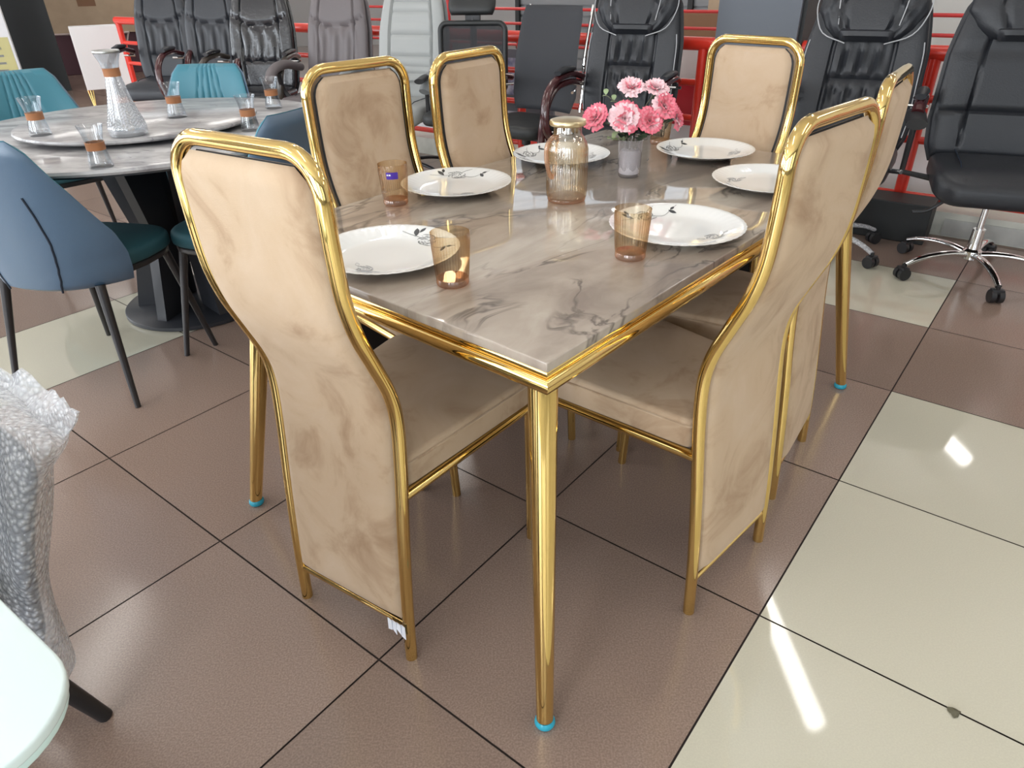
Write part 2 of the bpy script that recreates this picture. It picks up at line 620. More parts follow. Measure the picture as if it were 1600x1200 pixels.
def slab(bm, outline, z0, z1, r=0.004, crown=0.0, n=3, zfun=None, rb=None, rows=5):
    """rounded-edge slab over a convex outline"""
    P = np.array(outline, float)
    N = len(P)
    t = np.roll(P, -1, 0) - np.roll(P, 1, 0)
    nr = np.stack([t[:, 1], -t[:, 0]], 1)
    nr /= np.linalg.norm(nr, axis=1)[:, None] + 1e-12
    area2 = np.sum(P[:, 0] * np.roll(P[:, 1], -1) - np.roll(P[:, 0], -1) * P[:, 1])
    if area2 < 0:
        nr = -nr
    rb = r if rb is None else rb
    rings = []
    for k in range(n + 1):
        a = math.pi / 2 * k / n
        rings.append((rb * (1 - math.sin(a)), z0 + rb * (1 - math.cos(a))))
    for k in range(n + 1):
        a = math.pi / 2 * k / n
        rings.append((r * (1 - math.cos(a)), z1 - r * (1 - math.sin(a))))
    R = []
    for ins, z in rings:
        Q = P - nr * ins
        R.append([bm.verts.new((q[0], q[1], z + (zfun(q[0], q[1]) if zfun else 0))) for q in Q])
    for A, B in zip(R[:-1], R[1:]):
        for k in range(N):
            bm.faces.new((A[k], A[(k + 1) % N], B[(k + 1) % N], B[k]))
    bm.faces.new(R[0][::-1])
    if crown or zfun:
        cen = P.mean(0)
        Q0 = P - nr * r
        prev = R[-1]
        for j in range(1, rows):
            s = 1 - j / rows
            Q = cen + (Q0 - cen) * s
            ring = [bm.verts.new((q[0], q[1], z1 + crown * (1 - s * s) + (zfun(q[0], q[1]) if zfun else 0))) for q in Q]
            for k in range(N):
                bm.faces.new((prev[k], prev[(k + 1) % N], ring[(k + 1) % N], ring[k]))
            prev = ring
        bm.faces.new(prev)
    else:
        bm.faces.new(R[-1])
    return bm


def smooth_path(pts, n=8):
    """Catmull-Rom through the points"""
    P = [np.array(p, float) for p in pts]
    P = [2 * P[0] - P[1]] + P + [2 * P[-1] - P[-2]]
    out = []
    for i in range(1, len(P) - 2):
        for k in range(n):
            t = k / n
            a, b, c, d = P[i - 1:i + 3]
            out.append(0.5 * ((2 * b) + (-a + c) * t + (2 * a - 5 * b + 4 * c - d) * t * t + (-a + 3 * b - 3 * c + d) * t ** 3))
    out.append(P[-2])
    return [tuple(p) for p in out]


def pad(bm, path, hw, tf, tb=0.01, nu=20, p=6.0, curve=None, bump=None, ends=0.08, y_off=0.0, xoff=None, pe=4.0):
    """upholstered slab swept up a (y,z) path. hw(t) half width, tf front thickness, tb back thickness.
    bump(u,t) extra front offset; curve(u,t) forward offset of the whole section."""
    path = [(a, b) for a, b in path]
    nv = len(path) - 1
    fn = lambda f, *a: f(*a) if callable(f) else f
    us = np.linspace(-1, 1, nu + 1)
    us = np.sign(us) * (1 - (1 - np.abs(us)) ** 1.35)
    rows = []
    for i in range(nv + 1):
        t = i / nv
        a = np.array(path[max(i - 1, 0)])
        b = np.array(path[min(i + 1, nv)])
        T = (b - a) / (np.linalg.norm(b - a) + 1e-12)
        nrm = np.array([T[1], -T[0]])      # front normal (y,z) for an upward path
        if nrm[0] < 0 and T[1] > 0:
            nrm = -nrm
        y, z = path[i]
        s = min(t, 1 - t) / ends if ends else 1
        e = (1 - (1 - min(s, 1)) ** 2) ** 0.5 if ends else 1
        w = fn(hw, t)
        ring = []
        for u in us:
            k = (max(1 - abs(u) ** p, 0)) ** 0.5
            off = fn(tf, t) * k * e + (bump(u, t) * k * e if bump else 0) + y_off
            cv = curve(u, t) if curve else 0
            ring.append(((xoff(t) if xoff else 0) + u * w, y + nrm[0] * off + cv, z + nrm[1] * off))
        for u in us[::-1][1:-1]:
            k = (max(1 - abs(u) ** p, 0)) ** 0.5
            off = -fn(tb, t) * k * e + y_off
            cv = curve(u, t) if curve else 0
            ring.append(((xoff(t) if xoff else 0) + u * w, y + nrm[0] * off + cv, z + nrm[1] * off))
        rows.append([bm.verts.new(q) for q in ring])
    N = len(rows[0])
    for A, B in zip(rows[:-1], rows[1:]):
        for k in range(N):
            bm.faces.new((A[k], A[(k + 1) % N], B[(k + 1) % N], B[k]))
    bm.faces.new(rows[0][::-1])
    bm.faces.new(rows[-1])
    return bm


def sstep(a, b, x):
    t = min(max((x - a) / (b - a), 0), 1)
    return t * t * (3 - 2 * t)


PI = math.pi

# ------------------------------------------------------------------ the room
GX, GY, GA = 1.0, 1.0, 0.672508
G0 = np.array([-0.766611, 1.355616])
E1 = np.array([math.cos(GA), -math.sin(GA)])
E2 = np.array([math.sin(GA), math.cos(GA)])


def gpt(i, j, z=0.0):
    q = G0 + 0.6 * (i * E1 + j * E2)
    return (q[0], q[1], z)


def cream(i, j):
    return (i >= 2 and j <= 2) or i == -3 or (j == 4 and -3 <= i <= 1)


bm = BM()
box(bm, (0, 5.5, -0.055), (20, 20, 0.1), mi=2)
gap = 0.003
XMIN, XMAX, YMIN, YMAX = -8.0, 6.5, -3.5, 15.3
for i in range(-32, 28):
    for j in range(-22, 32):
        pts = [gpt(i + a, j + b) for a, b in ((0, 0), (1, 0), (1, 1), (0, 1))]
        if all(p[0] < XMIN or p[0] > XMAX or p[1] < YMIN or p[1] > YMAX for p in pts):
            continue
        c = np.mean(pts, 0)
        vs = [bm.verts.new(tuple(np.array(p) + (c - np.array(p)) / np.linalg.norm(c - np.array(p)) * gap)) for p in pts]
        f = bm.faces.new(vs)
        f.material_index = 1 if cream(i, j) else 0
struct('floor', bm, None, mats=[M['tile_brown'], M['tile_cream'], M['grout']])

bm = BM()
box(bm, (-0.75, 5.9, 3.35), (15.5, 19.8, 0.1))
struct('ceiling', bm, M['ceiling'])


def wall_with_openings(name, axis, pos, a0, a1, holes, material, z1=3.3, th=0.15):
    """vertical wall along 'x' or 'y' with rectangular holes (lo, hi, z0, z1)"""
    bm = BM()

    def add(lo, hi, za, zb):
        if hi - lo < 1e-4 or zb - za < 1e-4:
            return
        c = ((lo + hi) / 2, pos, (za + zb) / 2) if axis == 'x' else (pos, (lo + hi) / 2, (za + zb) / 2)
        s = (hi - lo, th, zb - za) if axis == 'x' else (th, hi - lo, zb - za)
        box(bm, c, s)
    cur = a0
    for lo, hi, za, zb in holes:
        add(cur, lo, 0, z1)
        add(lo, hi, 0, za)
        add(lo, hi, zb, z1)
        cur = hi
    add(cur, a1, 0, z1)
    return struct(name, bm, material)


wall_with_openings('wall_back', 'x', -3.7, -8.2, 6.7, [(x - 1.1, x + 1.1, 0.5, 2.95) for x in (-5.6, -2.8, 0.0, 2.8)], M['wall_dark'])
wall_with_openings('wall_left', 'y', -8.2, -3.7, 15.5, [(y - 1.2, y + 1.2, 0.5, 2.95) for y in (-1.2, 2.2, 5.6)], M['wall_dark'])
wall_with_openings('wall_right', 'y', 6.7, -3.7, 15.5, [], M['wall'])
wall_with_openings('wall_far', 'x', 15.5, -8.2, 6.7, [(x - 1.78, x + 1.78, 0.85, 3.05) for x in (-6.3, -2.65, 1.0, 4.65)], M['wall_grey'])  # openings made up for the added light from the far side
wn = 0
for axis, pos, cs, half, za, zb in (('x', -3.7, (-5.6, -2.8, 0.0, 2.8), 1.1, .5, 2.95), ('y', -8.2, (-1.2, 2.2, 5.6), 1.2, .5, 2.95), ('x', 15.5, (-6.3, -2.65, 1.0, 4.65), 1.78, .85, 3.05)):
    for c in cs:
        wn += 1
        bm = BM()
        for q in (-half, -half / 3, half / 3, half):
            q2 = q * 0.98
            p = (c + q2, pos, (za + zb) / 2) if axis == 'x' else (pos, c + q2, (za + zb) / 2)
            box(bm, p, (0.05, 0.05, zb - za))
        for z in (za + .03, za + (zb - za) * .7, zb - .03):
            p = (c, pos, z) if axis == 'x' else (pos, c, z)
            box(bm, p, (2 * half, 0.05, 0.05) if axis == 'x' else (0.05, 2 * half, 0.05))
        w = struct('window_%d' % wn, bm, M['frame_alu'])  # the far-wall frames sit in the added openings

# unseen ceiling lamps added as fill: fluorescent battens, each a thing of its own
bm = BM()
box(bm, (0, 0, -0.30), (0.10, 1.24, 0.03))
tube(bm, [(0, -0.5, -0.285), (0, -0.5, 0.0)], 0.006, 8)
tube(bm, [(0, 0.5, -0.285), (0, 0.5, 0.0)], 0.006, 8)
lamp = thing('added_fill_lamp', 'added fill lamp out of view, white tube hanging on two rods from the ceiling', 'lamp', (-0.6, 3.3, 3.30), 0,
             'added fill lamps under the ceiling')
obj('fill_lamp_housing', bm, M['white'], lamp, smooth=False)
bm = BM()
tube(bm, [(0, -0.6, -0.375), (0, 0.6, -0.375)], 0.058, 16)
obj('fill_lamp_tube', bm, M['lamp'], lamp)
for x in (-5.5, -3.0, -0.6, 1.9, 4.4):
    for y in (0.6, 3.3, 6.0, 8.8, 11.6):
        if (x, y) != (-0.6, 3.3):
            dup(lamp, (x, y, 3.30), 0)

# ------------------------------------------------------------------ dining table
A0 = Vector((0.04877, 0.82358, 0))
UU = Vector((0.66262, 0.74896, 0))
VV = Vector((-0.74896, 0.66262, 0))
TROT = math.atan2(UU.y, UU.x)
TZ = 0.755
TL, TW = 1.50, 0.915


def tp(u, v, z=TZ):
    p = A0 + UU * u + VV * v
    return (p.x, p.y, z)


C0 = tp(0.069 + TL / 2, 0.055 + TW / 2, 0)
table = thing('dining_table', 'long dining table with a grey brown marble top and polished gold legs', 'table', C0, TROT)
bm = BM()
slab(bm, round_rect(TL, TW, 0.004, 2), TZ - 0.018, TZ, 0.0025)
obj('tabletop', bm, M['marble'], table)


def rect_sweep(bm, w, d, prof, closed=True):
    """mitred moulding: prof (outward offset, z)"""
    R = []
    for sx, sy in ((1, 1), (-1, 1), (-1, -1), (1, -1)):
        R.append([bm.verts.new((sx * (w / 2 + o), sy * (d / 2 + o), z)) for o, z in prof])
    n = len(prof)
    for k in range(4):
        A, B = R[k], R[(k + 1) % 4]
        for i in range(n if closed else n - 1):
            bm.faces.new((A[i], A[(i + 1) % n], B[(i + 1) % n], B[i]))


prof = []
zt = TZ - 0.0185
prof += [(-0.06, zt), (-0.004, zt), (-0.0015, zt - 0.003), (-0.0015, zt - 0.007), (-0.004, zt - 0.010), (-0.004, zt - 0.012)]
for k in range(9):
    a = PI / 2 - PI * k / 8
    prof.append((-0.006 + 0.012 * math.cos(a), zt - 0.026 + 0.0135 * math.sin(a)))
prof += [(-0.010, zt - 0.0405), (-0.06, zt - 0.0405)]
bm = BM()
rect_sweep(bm, TL, TW, prof)
obj('apron', bm, M['gold'], table)
for (su, sv) in ((0, 0), (0, 1), (1, 0), (1, 1)):
    du = -TL / 2 + 0.046 if su == 0 else TL / 2 - 0.046
    dv = -TW / 2 + 0.045 if sv == 0 else TW / 2 - 0.045
    fu = -TL / 2 - 0.066 if su == 0 else TL / 2 + 0.066
    fv = -TW / 2 - 0.053 if sv == 0 else TW / 2 + 0.053
    bm = BM()
    top, bot = Vector((du, dv, TZ - 0.055)), Vector((fu, fv, 0.016))
    tube(bm, [top.lerp(bot, k / 8) for k in range(9)], [0.0255 - 0.009 * k / 8 for k in range(9)], 28)
    lg = obj('leg', bm, M['gold'], table)
    bm = BM()
    lathe(bm, [(0.012, 0.0), (0.0185, 0.002), (0.0205, 0.007), (0.0195, 0.013), (0.0165, 0.017)], 20, (fu, fv, 0))
    obj('foot_cap', bm, M['blue_cap'], lg)

# ------------------------------------------------------------------ gold dining chairs
PROF = [(0, 0), (.008, .15), (.022, .32), (.038, .48), (.043, .58), (.033, .645), (.005, .715), (-.02, .775), (-.036, .84), (-.042, .92), (-.044, 1.0), (-.042, 1.055)]
DP = smooth_path(PROF, 6)


def prof_y(z):
    return float(np.interp(z, [p[1] for p in DP], [p[0] for p in DP]))


def gold_chair(loc, rz, label):
    t = thing('dining_chair', label, 'chair', loc, rz, 'tan velvet chairs with gold frames')
    HW, ZT, RC = 0.16, 1.055, 0.062
    left = [(-HW, p[0], p[1]) for p in DP if p[1] < ZT - RC]
    arc = []
    for k in range(9):
        a = PI - PI / 2 * k / 8
        z = ZT - RC + RC * math.sin(a)
        arc.append((-HW + RC + RC * math.cos(a), prof_y(z), z))
    L = left + arc
    Rr = [(-x, y, z) for x, y, z in L][::-1]
    mid = [(x, prof_y(ZT), ZT) for x in (-0.05, 0.0, 0.05)]
    bm = BM()
    tube(bm, L + mid + Rr, 0.0128, 18)
    obj('back_frame', bm, M['gold'], t)
    path = [(prof_y(z), z) for z in np.linspace(0.108, 1.036, 56)]

    def hw(t_, w):
        z = 0.108 + t_ * 0.928
        if z > 0.985:
            q = (z - 0.985) / 0.055
            return w - 0.05 * (1 - math.sqrt(max(1 - q * q, 0)))
        return w
    bm = BM()
    pad(bm, path, lambda q: hw(q, 0.147), 0.003, 0.014, 16, p=10, ends=0.012, y_off=-0.004)
    obj('back_panel', bm, M['velvet'], t)
    bm = BM()
    pad(bm, path, lambda q: hw(q, 0.142), 0.006, 0.006, 10, p=16, ends=0.01, y_off=0.004)
    obj('back_board', bm, M['black_board'], t)
    path2 = [(prof_y(z), z) for z in np.linspace(0.50, 1.036, 40)]
    bm = BM()
    pad(bm, path2, lambda q: hw(0.4224 + 0.5776 * q, 0.1365), 0.016, 0.002, 16, p=8, ends=0.03, y_off=0.006)
    obj('back_cushion', bm, M['velvet'], t)
    bm = BM()
    tube(bm, [(-HW, prof_y(.094), .094), (HW, prof_y(.094), .094)], 0.0075, 12)
    obj('stretcher', bm, M['gold'], t)
    # seat
    out = []
    yb, yf = 0.050, 0.455
    wb, wf = 0.162, 0.205
    cor = [(wb, yb, 0.02), (wf, yf, 0.05), (-wf, yf, 0.05), (-wb, yb, 0.02)]
    for k, (x, y, r) in enumerate(cor):
        p = np.array([x, y])
        a = np.array(cor[k - 1][:2]) - p
        b = np.array(cor[(k + 1) % 4][:2]) - p
        a /= np.linalg.norm(a)
        b /= np.linalg.norm(b)
        for q in np.linspace(0, 1, 6):
            out.append(tuple(p + a * r * (1 - q) ** 2 + b * r * q ** 2))
    bm = BM()
    slab(bm, out, 0.428, 0.494, 0.012, 0.010, rb=0.006, rows=6)
    cush = obj('seat', bm, M['velvet'], t)
    bm = BM()
    P = np.array(out)
    cc = P.mean(0)
    ring = [tuple((q - cc) * 1.005 + cc) + (0.480,) for q in P]
    tube(bm, ring, 0.0028, 6, closed=True)
    obj('piping', bm, M['velvet'], cush)
    bm = BM()
    for s in (-1, 1):
        tube(bm, [(s * HW, 0.030, 0.417), (s * 0.196, 0.435, 0.417)], 0.0115, 12)
    tube(bm, [(-0.196, 0.435, 0.417), (0.196, 0.435, 0.417)], 0.0115, 12)
    tube(bm, [(-HW, 0.05, 0.417), (HW, 0.05, 0.417)], 0.0095, 12)
    obj('seat_frame', bm, M['gold'], t)
    for s in (-1, 1):
        bm = BM()
        tube(bm, [(s * 0.192, 0.430, 0.417), (s * 0.188, 0.440, 0.2), (s * 0.184, 0.448, 0.0)], 0.0118, 14)
        obj('leg', bm, M['gold'], t)
        bm = BM()
        tube(bm, [(s * (HW - 0.004), 0.0325, 0.385), (s * (HW - 0.003), 0.040, 0.445)], [0.006, 0.006], 8)
        tube(bm, [(s * (HW - 0.004), 0.033, 0.432), (s * (HW - 0.024), 0.044, 0.432)], 0.004, 8)
        obj('bracket', bm, M['chrome'], t)
    return t


chairs = [
    ((-.3611, 1.0768, 0), 0.982, 'tan velvet dining chair at the near short end of the marble table, seen from behind'),
    ((-.3592, 1.9651, 0), -0.7609, 'tan velvet dining chair facing us beside the glass with a purple sticker'),
    ((-.0700, 2.1940, 0), -0.6315, 'tan velvet dining chair facing us on the far long side, nearer the mesh office chairs'),
    ((.504, 1.206, 0), 2.349, 'large tan velvet dining chair seen from behind at the right, nearest the near gold leg'),
    ((.7964, 1.6133, 0), 2.5398, 'tan velvet dining chair mostly hidden behind the large right one'),
    ((.7603, 2.4055, 0), -2.4154, 'tan velvet dining chair facing us at the far short end, before the grey column'),
]
gc = [gold_chair(l, r - PI / 2, n) for l, r, n in chairs[:1]]
for l, r, n in chairs[1:]:
    gc.append(dup(gc[0], l, r - PI / 2, n))
# torn scrap of wrapping left on the near chair's stretcher
bm = BM()
random.seed(3)
for k in range(4):
    x0 = 0.115 + 0.012 * k
    a = [bm.verts.new((x0 + dx, -0.010 - dy, 0.094 + dz)) for dx, dy, dz in
         ((0, 0, 0.010), (0.014, 0.003, 0.012), (0.016, 0.006, -0.012 - 0.008 * (k % 2)), (0.003, 0.004, -0.018 + 0.007 * (k % 3)))]
    b = [bm.verts.new(v.co + Vector((0, 0.0012, 0))) for v in a]
    bm.faces.new(a)
    bm.faces.new(b[::-1])
    for q in range(4):
        bm.faces.new((a[q], a[(q + 1) % 4], b[(q + 1) % 4], b[q]))
w = obj('torn_wrapping', bm, M['clear_plastic'], gc[0], smooth=False)
w['label'] = 'scrap of torn white plastic'

# ------------------------------------------------------------------ plates
NS = 44


def plate_z(r):
    return float(np.interp(r, [0, .092, .102, .125, .147], [.0065, .0065, .0085, .0165, .0225]))


def make_plate(loc, rz, label):
    t = thing('dinner_plate', label, 'plate', loc, rz, 'white scalloped dinner plates')
    bm = BM()
    pr = [(0.001, .0065), (.05, .0065), (.092, .0065), (.102, .0085), (.112, .0118), (.125, .0165), (.138, .0205), (.1462, .0226), (.1475, .0222),
          (.1470, .0210), (.135, .0160), (.12, .0105), (.10, .0045), (.085, .0022), (.08, 0.0), (.072, 0.0), (.07, .002), (.001, .002)]

    def rf(a, i):
        if 4 <= i <= 11:
            d = 0.010 * (1 - abs((a * NS / (2 * PI)) % 1 - 0.5) * 2) ** 0.6
            return 1 + d * min(1, (i - 3) / 3 if i < 8 else (12 - i) / 3) - 0.004
        return 1
    lathe(bm, pr, NS * 6, (0, 0, 0), rf)
    obj('dish', bm, M['porcelain'], t)

    def ribbon(bm, pts, w):
        P3 = [(x, y, plate_z(math.hypot(x, y)) + 0.0006) for x, y in pts]
        tube(bm, P3, w, 5, flat=0.4)

    def petals(bm, cx, cy, s, rot):
        random.seed(int(cx * 1e4) & 255)
        for ring, nn in ((0.28, 3), (0.62, 5), (1.0, 6)):
            for k in range(nn):
                a0 = rot + 2 * PI * k / nn + ring
                pts = [(cx + s * ring * math.cos(a0 + q) * (0.8 + 0.25 * math.sin(3 * q)), cy + s * ring * 0.7 * math.sin(a0 + q))
                       for q in np.linspace(-0.55, 0.55, 7)]
                ribbon(bm, pts, 0.0007)
                if ring > 0.5:
                    for q in (-0.25, 0.1, 0.3):
                        ribbon(bm, [(cx + s * g * math.cos(a0 + q), cy + s * g * 0.7 * math.sin(a0 + q)) for g in (ring * 0.72, ring * 0.96)], 0.0004)

    def leaf(bm, cx, cy, s, a, fill=True):
        ca, sa = math.cos(a), math.sin(a)
        L = [(cx + ca * s * q - sa * s * .22 * math.sin(PI * q), cy + sa * s * q + ca * s * .22 * math.sin(PI * q)) for q in np.linspace(0, 1, 6)]
        Rr = [(cx + ca * s * q + sa * s * .22 * math.sin(PI * q), cy + sa * s * q - ca * s * .22 * math.sin(PI * q)) for q in np.linspace(1, 0, 6)]
        if fill:
            top = [bm.verts.new((x, y, plate_z(math.hypot(x, y)) + .0010)) for x, y in (L + Rr[1:-1])]
            bot = [bm.verts.new((v.co.x, v.co.y, v.co.z - .0010)) for v in top]
            bm.faces.new(top)
            bm.faces.new(bot[::-1])
            n = len(top)
            for k in range(n):
                bm.faces.new((top[k], top[(k + 1) % n], bot[(k + 1) % n], bot[k]))
        ribbon(bm, L, 0.0005)
        ribbon(bm, Rr, 0.0005)
    bm = BM()
    petals(bm, -0.03, 0.098, 0.026, 0.3)
    leaf(bm, 0.035, 0.112, 0.020, -0.9)
    leaf(bm, 0.040, 0.113, 0.014, 0.5)
    leaf(bm, -0.065, 0.088, 0.026, 2.6)
    leaf(bm, -0.070, 0.100, 0.018, 1.9)
    ribbon(bm, smooth_path([(-0.01, 0.100), (0.015, 0.096), (0.045, 0.115), (0.06, 0.124)], 5), 0.0006)
    ribbon(bm, smooth_path([(-0.055, 0.092), (-0.08, 0.08), (-0.10, 0.07)], 5), 0.0006)
    ribbon(bm, smooth_path([(-0.02, 0.115), (-0.01, 0.125), (0.005, 0.135)], 4), 0.0005)
    obj('printed_rose', bm, M['ink'], t)
    bm = BM()
    petals(bm, 0.055, -0.070, 0.022, 1.0)
    leaf(bm, 0.080, -0.060, 0.016, 0.4, False)
    leaf(bm, 0.030, -0.076, 0.018, 2.9, False)
    obj('printed_flower', bm, M['ink_grey'], t)
    return t


pl = [((0.216, 0.588), TROT - 0.75 - PI / 2 + 0.4, 'white scalloped plate behind the near left amber tumbler, in front of the near chair'),
      ((0.674, 0.845), -0.25, 'white scalloped plate beside the tumbler with the purple sticker'),
      ((1.103, 0.819), 0.9, 'white scalloped plate partly hidden behind the amber jug'),
      ((0.714, 0.203), 0.25, 'white scalloped plate with black rose print behind the near right amber tumbler'),
      ((1.197, 0.200), 3.6, 'white scalloped plate half hidden behind the large right chair'),
      ((1.505, 0.500), 0.75, 'white scalloped plate at the far short end of the table')]
p0 = None
for (u_, v_), rz, lab in pl:
    q = tp(min(u_, 1.415), v_)
    if p0 is None:
        p0 = make_plate(q, rz, lab)
    else:
        dup(p0, q, rz, lab)

# ------------------------------------------------------------------ amber tumblers
RIB = 36


def ribs(a, i):
    return 1 + 0.040 * abs(math.sin(a * RIB / 2))


def make_tumbler(loc, label):
    t = thing('tumbler', label, 'glass', loc, 0, 'ribbed amber tumblers')
    bm = BM()
    pr = [(.0300, .014), (.0315, .03), (.0335, .06), (.0355, .088), (.0362, .0905), (.0366, .1005), (.0355, .1010), (.0352, .0900), (.0330, .06), (.0305, .03), (.0285, .0145)]
    lathe(bm, pr, RIB * 6, (0, 0, 0), lambda a, i: ribs(a, i) if i in (0, 1, 2, 3) else 1, cap=(False, True))
    obj('tumbler_wall', bm, M['amber'], t)
    bm = BM()
    lathe(bm, [(.026, 0), (.0295, .001), (.0312, .004), (.0312, .010), (.0300, .0138)], 48)
    obj('tumbler_base', bm, M['amber_base'], t)
    return t


tum = make_tumbler(tp(0.200, 0.385), 'ribbed amber tumbler in front of the near left plate')
dup(tum, tp(0.521, 0.199), 1, 'ribbed amber tumbler in front of the near right plate')
g3 = dup(tum, tp(0.482, 0.871), 2, 'ribbed amber tumbler bearing a purple sticker')
bm = BM()
for k in range(9):
    a = math.radians(-38 + 44 * k / 8)
    if k < 8:
        b_ = math.radians(-38 + 44 * (k + 1) / 8)
        vs = []
        for rr in (0.0370, 0.0376):
            for (aa, z) in ((a, .070), (b_, .070), (b_, .087), (a, .087)):
                r2 = rr + (z - .07) * 0.08
                vs.append(bm.verts.new((r2 * math.cos(aa), r2 * math.sin(aa), z)))
        for f in ((0, 1, 2, 3), (7, 6, 5, 4), (0, 4, 5, 1), (2, 6, 7, 3), (1, 5, 6, 2), (3, 7, 4, 0)):
            bm.faces.new([vs[q] for q in f])
st = obj('sticker', bm, M['sticker'], g3, smooth=False)
st['label'] = 'purple price sticker'
st.rotation_euler = (0, 0, -2 + math.radians(-70))
bm = BM()
for k, (x0, wd) in enumerate(((-.008, .003), (-.004, .0018), (-.0015, .003))):
    aa = math.radians(-33) + (x0 + .008) / .0376
    box(bm, (0.0384 * math.cos(aa), 0.0384 * math.sin(aa), .0805), (.0006, wd, .0035), aa)
ms = obj('sticker_mark', bm, M['white'], st, smooth=False)
tf_ = dup(tum, tp(1.475, 0.695), 3, 'ribbed amber tumbler behind the pink flowers at the far end')

# ------------------------------------------------------------------ amber jug
jug = thing('lidded_jug', 'ribbed amber glass jug with a gold lid and loop handle', 'jug', tp(0.77, 0.548))
bm = BM()
pr = [(.046, .006), (.0495, .012), (.0505, .03), (.0505, .125), (.0475, .142), (.0395, .155), (.0345, .162), (.0335, .182), (.0318, .182), (.0328, .163), (.037, .156), (.045, .142), (.0480, .125), (.0480, .03), (.046, .012)]
lathe(bm, pr, 192, (0, 0, 0), lambda a, i: 1 + 0.022 * abs(math.sin(a * 24)) if 1 <= i <= 3 else 1, cap=(False, True))
obj('jug_body', bm, M['amber_lustre'], jug)
bm = BM()
lathe(bm, [(.040, 0), (.0465, .001), (.0485, .005), (.0475, .009), (.044, .0095)], 64)
obj('jug_base', bm, M['amber_base'], jug)
bm = BM()
lathe(bm, [(.030, .1805), (.0425, .1815), (.0445, .184), (.0445, .190), (.0425, .1935), (.036, .1955), (.001, .1965)], 64)
obj('lid', bm, M['gold_dull'], jug)
bm = BM()
hd = smooth_path([(0.034, 0, .158), (0.052, 0, .158), (0.068, 0, .142), (0.070, 0, .112), (0.062, 0, .080), (0.052, 0, .066), (0.046, 0, .072)], 6)
tube(bm, hd, [0.0056] * len(hd), 10)
h = obj('handle', bm, M['amber_base'], jug)
h.rotation_euler = (0, 0, math.radians(-140))

# ------------------------------------------------------------------ vase and flowers
VB = tp(1.061, 0.549)
vase = thing('flower_vase', 'small frosted glass vase half filled with white beads', 'vase', VB)
bm = BM()
pr = [(.027, 0), (.030, .003), (.0315, .03), (.0335, .095), (.034, .101), (.0325, .101), (.031, .09), (.0295, .03), (.027, .006)]
lathe(bm, pr, 40)
obj('vase_wall', bm, M['frosted'], vase)
bm = BM()
lathe(bm, [(.020, .006), (.0285, .010), (.0290, .03), (.0295, .062), (.025, .072), (.012, .075)], 32, (0, 0, 0), lambda a, i: 1 + 0.02 * math.sin(a * 7 + i))
obj('vase_filling', bm, M['white_fill'], vase)

rnd = random.Random(11)


def carnation(base, tip, facing, size, pale, label, leaves=1, seed=0):
    rg = random.Random(seed)
    t = thing('carnation', label, 'flower', base, 0, 'pink artificial carnations in the vase')
    base = Vector(base)
    tipv = Vector(tip) - base
    mid = Vector((tipv.x * 0.25, tipv.y * 0.25, tipv.z * 0.55))
    bm = BM()
    P = smooth_path([(0, 0, 0), tuple(mid), tuple(tipv * 0.985)], 6)
    tube(bm, P, 0.0016, 6)
    obj('stem', bm, M['stem'], t)
    ax = Vector(facing).normalized()
    q = Vector((0, 0, 1)).rotation_difference(ax)
    bm = BM()
    tube(bm, [tuple(tipv - ax * 0.024), tuple(tipv - ax * 0.012), tuple(tipv + ax * 0.002)], [0.003, 0.0062, 0.0075], 10)
    obj('calyx', bm, M['leaf'], t)
    bm = BM()
    cl = bm.loops.layers.float_color.new('tint')
    deep = (0.86, 0.16, 0.24)
    light = (0.93, 0.62, 0.66)
    for layer, (nn, open_, ln) in enumerate(((7, 1.25, 1.0), (7, 0.95, 0.92), (6, 0.62, 0.80), (5, 0.28, 0.66))):
        for k in range(nn):
            a = 2 * PI * (k + 0.5 * (layer % 2) + rg.uniform(-.12, .12)) / nn
            op = open_ + rg.uniform(-.15, .15)
            NU, NV = 8, 5
            G = []
            for j in range(NV + 1):
                s = j / NV
                row = []
                for i in range(NU + 1):
                    u = i / NU * 2 - 1
                    wv = size * 0.44 * (0.15 + 0.85 * s ** 0.8)
                    rr = size * ln * s * (1 - 0.10 * u * u * s) + (size * 0.06 * math.sin(u * 11 + k * 2) if j == NV else 0)
                    bend = op * (0.35 + 0.65 * s)
                    d = rr * math.sin(bend)
                    hgt = rr * math.cos(bend) + size * 0.05 * math.sin(u * 8 + k) * s
                    x = d
                    y = u * wv
                    v = Vector((x * math.cos(a) - y * math.sin(a), x * math.sin(a) + y * math.cos(a), hgt))
                    row.append(bm.verts.new(tipv + q @ v))
                G.append(row)
            c_edge = deep if rg.random() > pale else light
            for j in range(NV):
                for i in range(NU):
                    f = bm.faces.new((G[j][i], G[j][i + 1], G[j + 1][i + 1], G[j + 1][i]))
                    for lp, sj in zip(f.loops, (j, j, j + 1, j + 1)):
                        s = (sj / NV) ** 1.2
                        m_ = [0.92 * (1 - s) + c * s for c in c_edge]
                        if pale > 0.5:
                            m_ = [0.5 * a_ + 0.5 * b_ for a_, b_ in zip(m_, (0.95, 0.78, 0.78))] if s < 0.75 else m_
                        lp[cl] = (*m_, 1)
    obj('bloom', bm, M['petal'], t)
    for k in range(leaves):
        s0 = 0.45 + 0.18 * k
        p = Vector(P[int(s0 * (len(P) - 1))])
        a = rg.uniform(0, 2 * PI)
        d = Vector((math.cos(a), math.sin(a), 0.35))
        bm = BM()
        make_leaf(bm, p, d, 0.044, 0.014)
        obj('leaf', bm, M['leaf'], t)
    return t


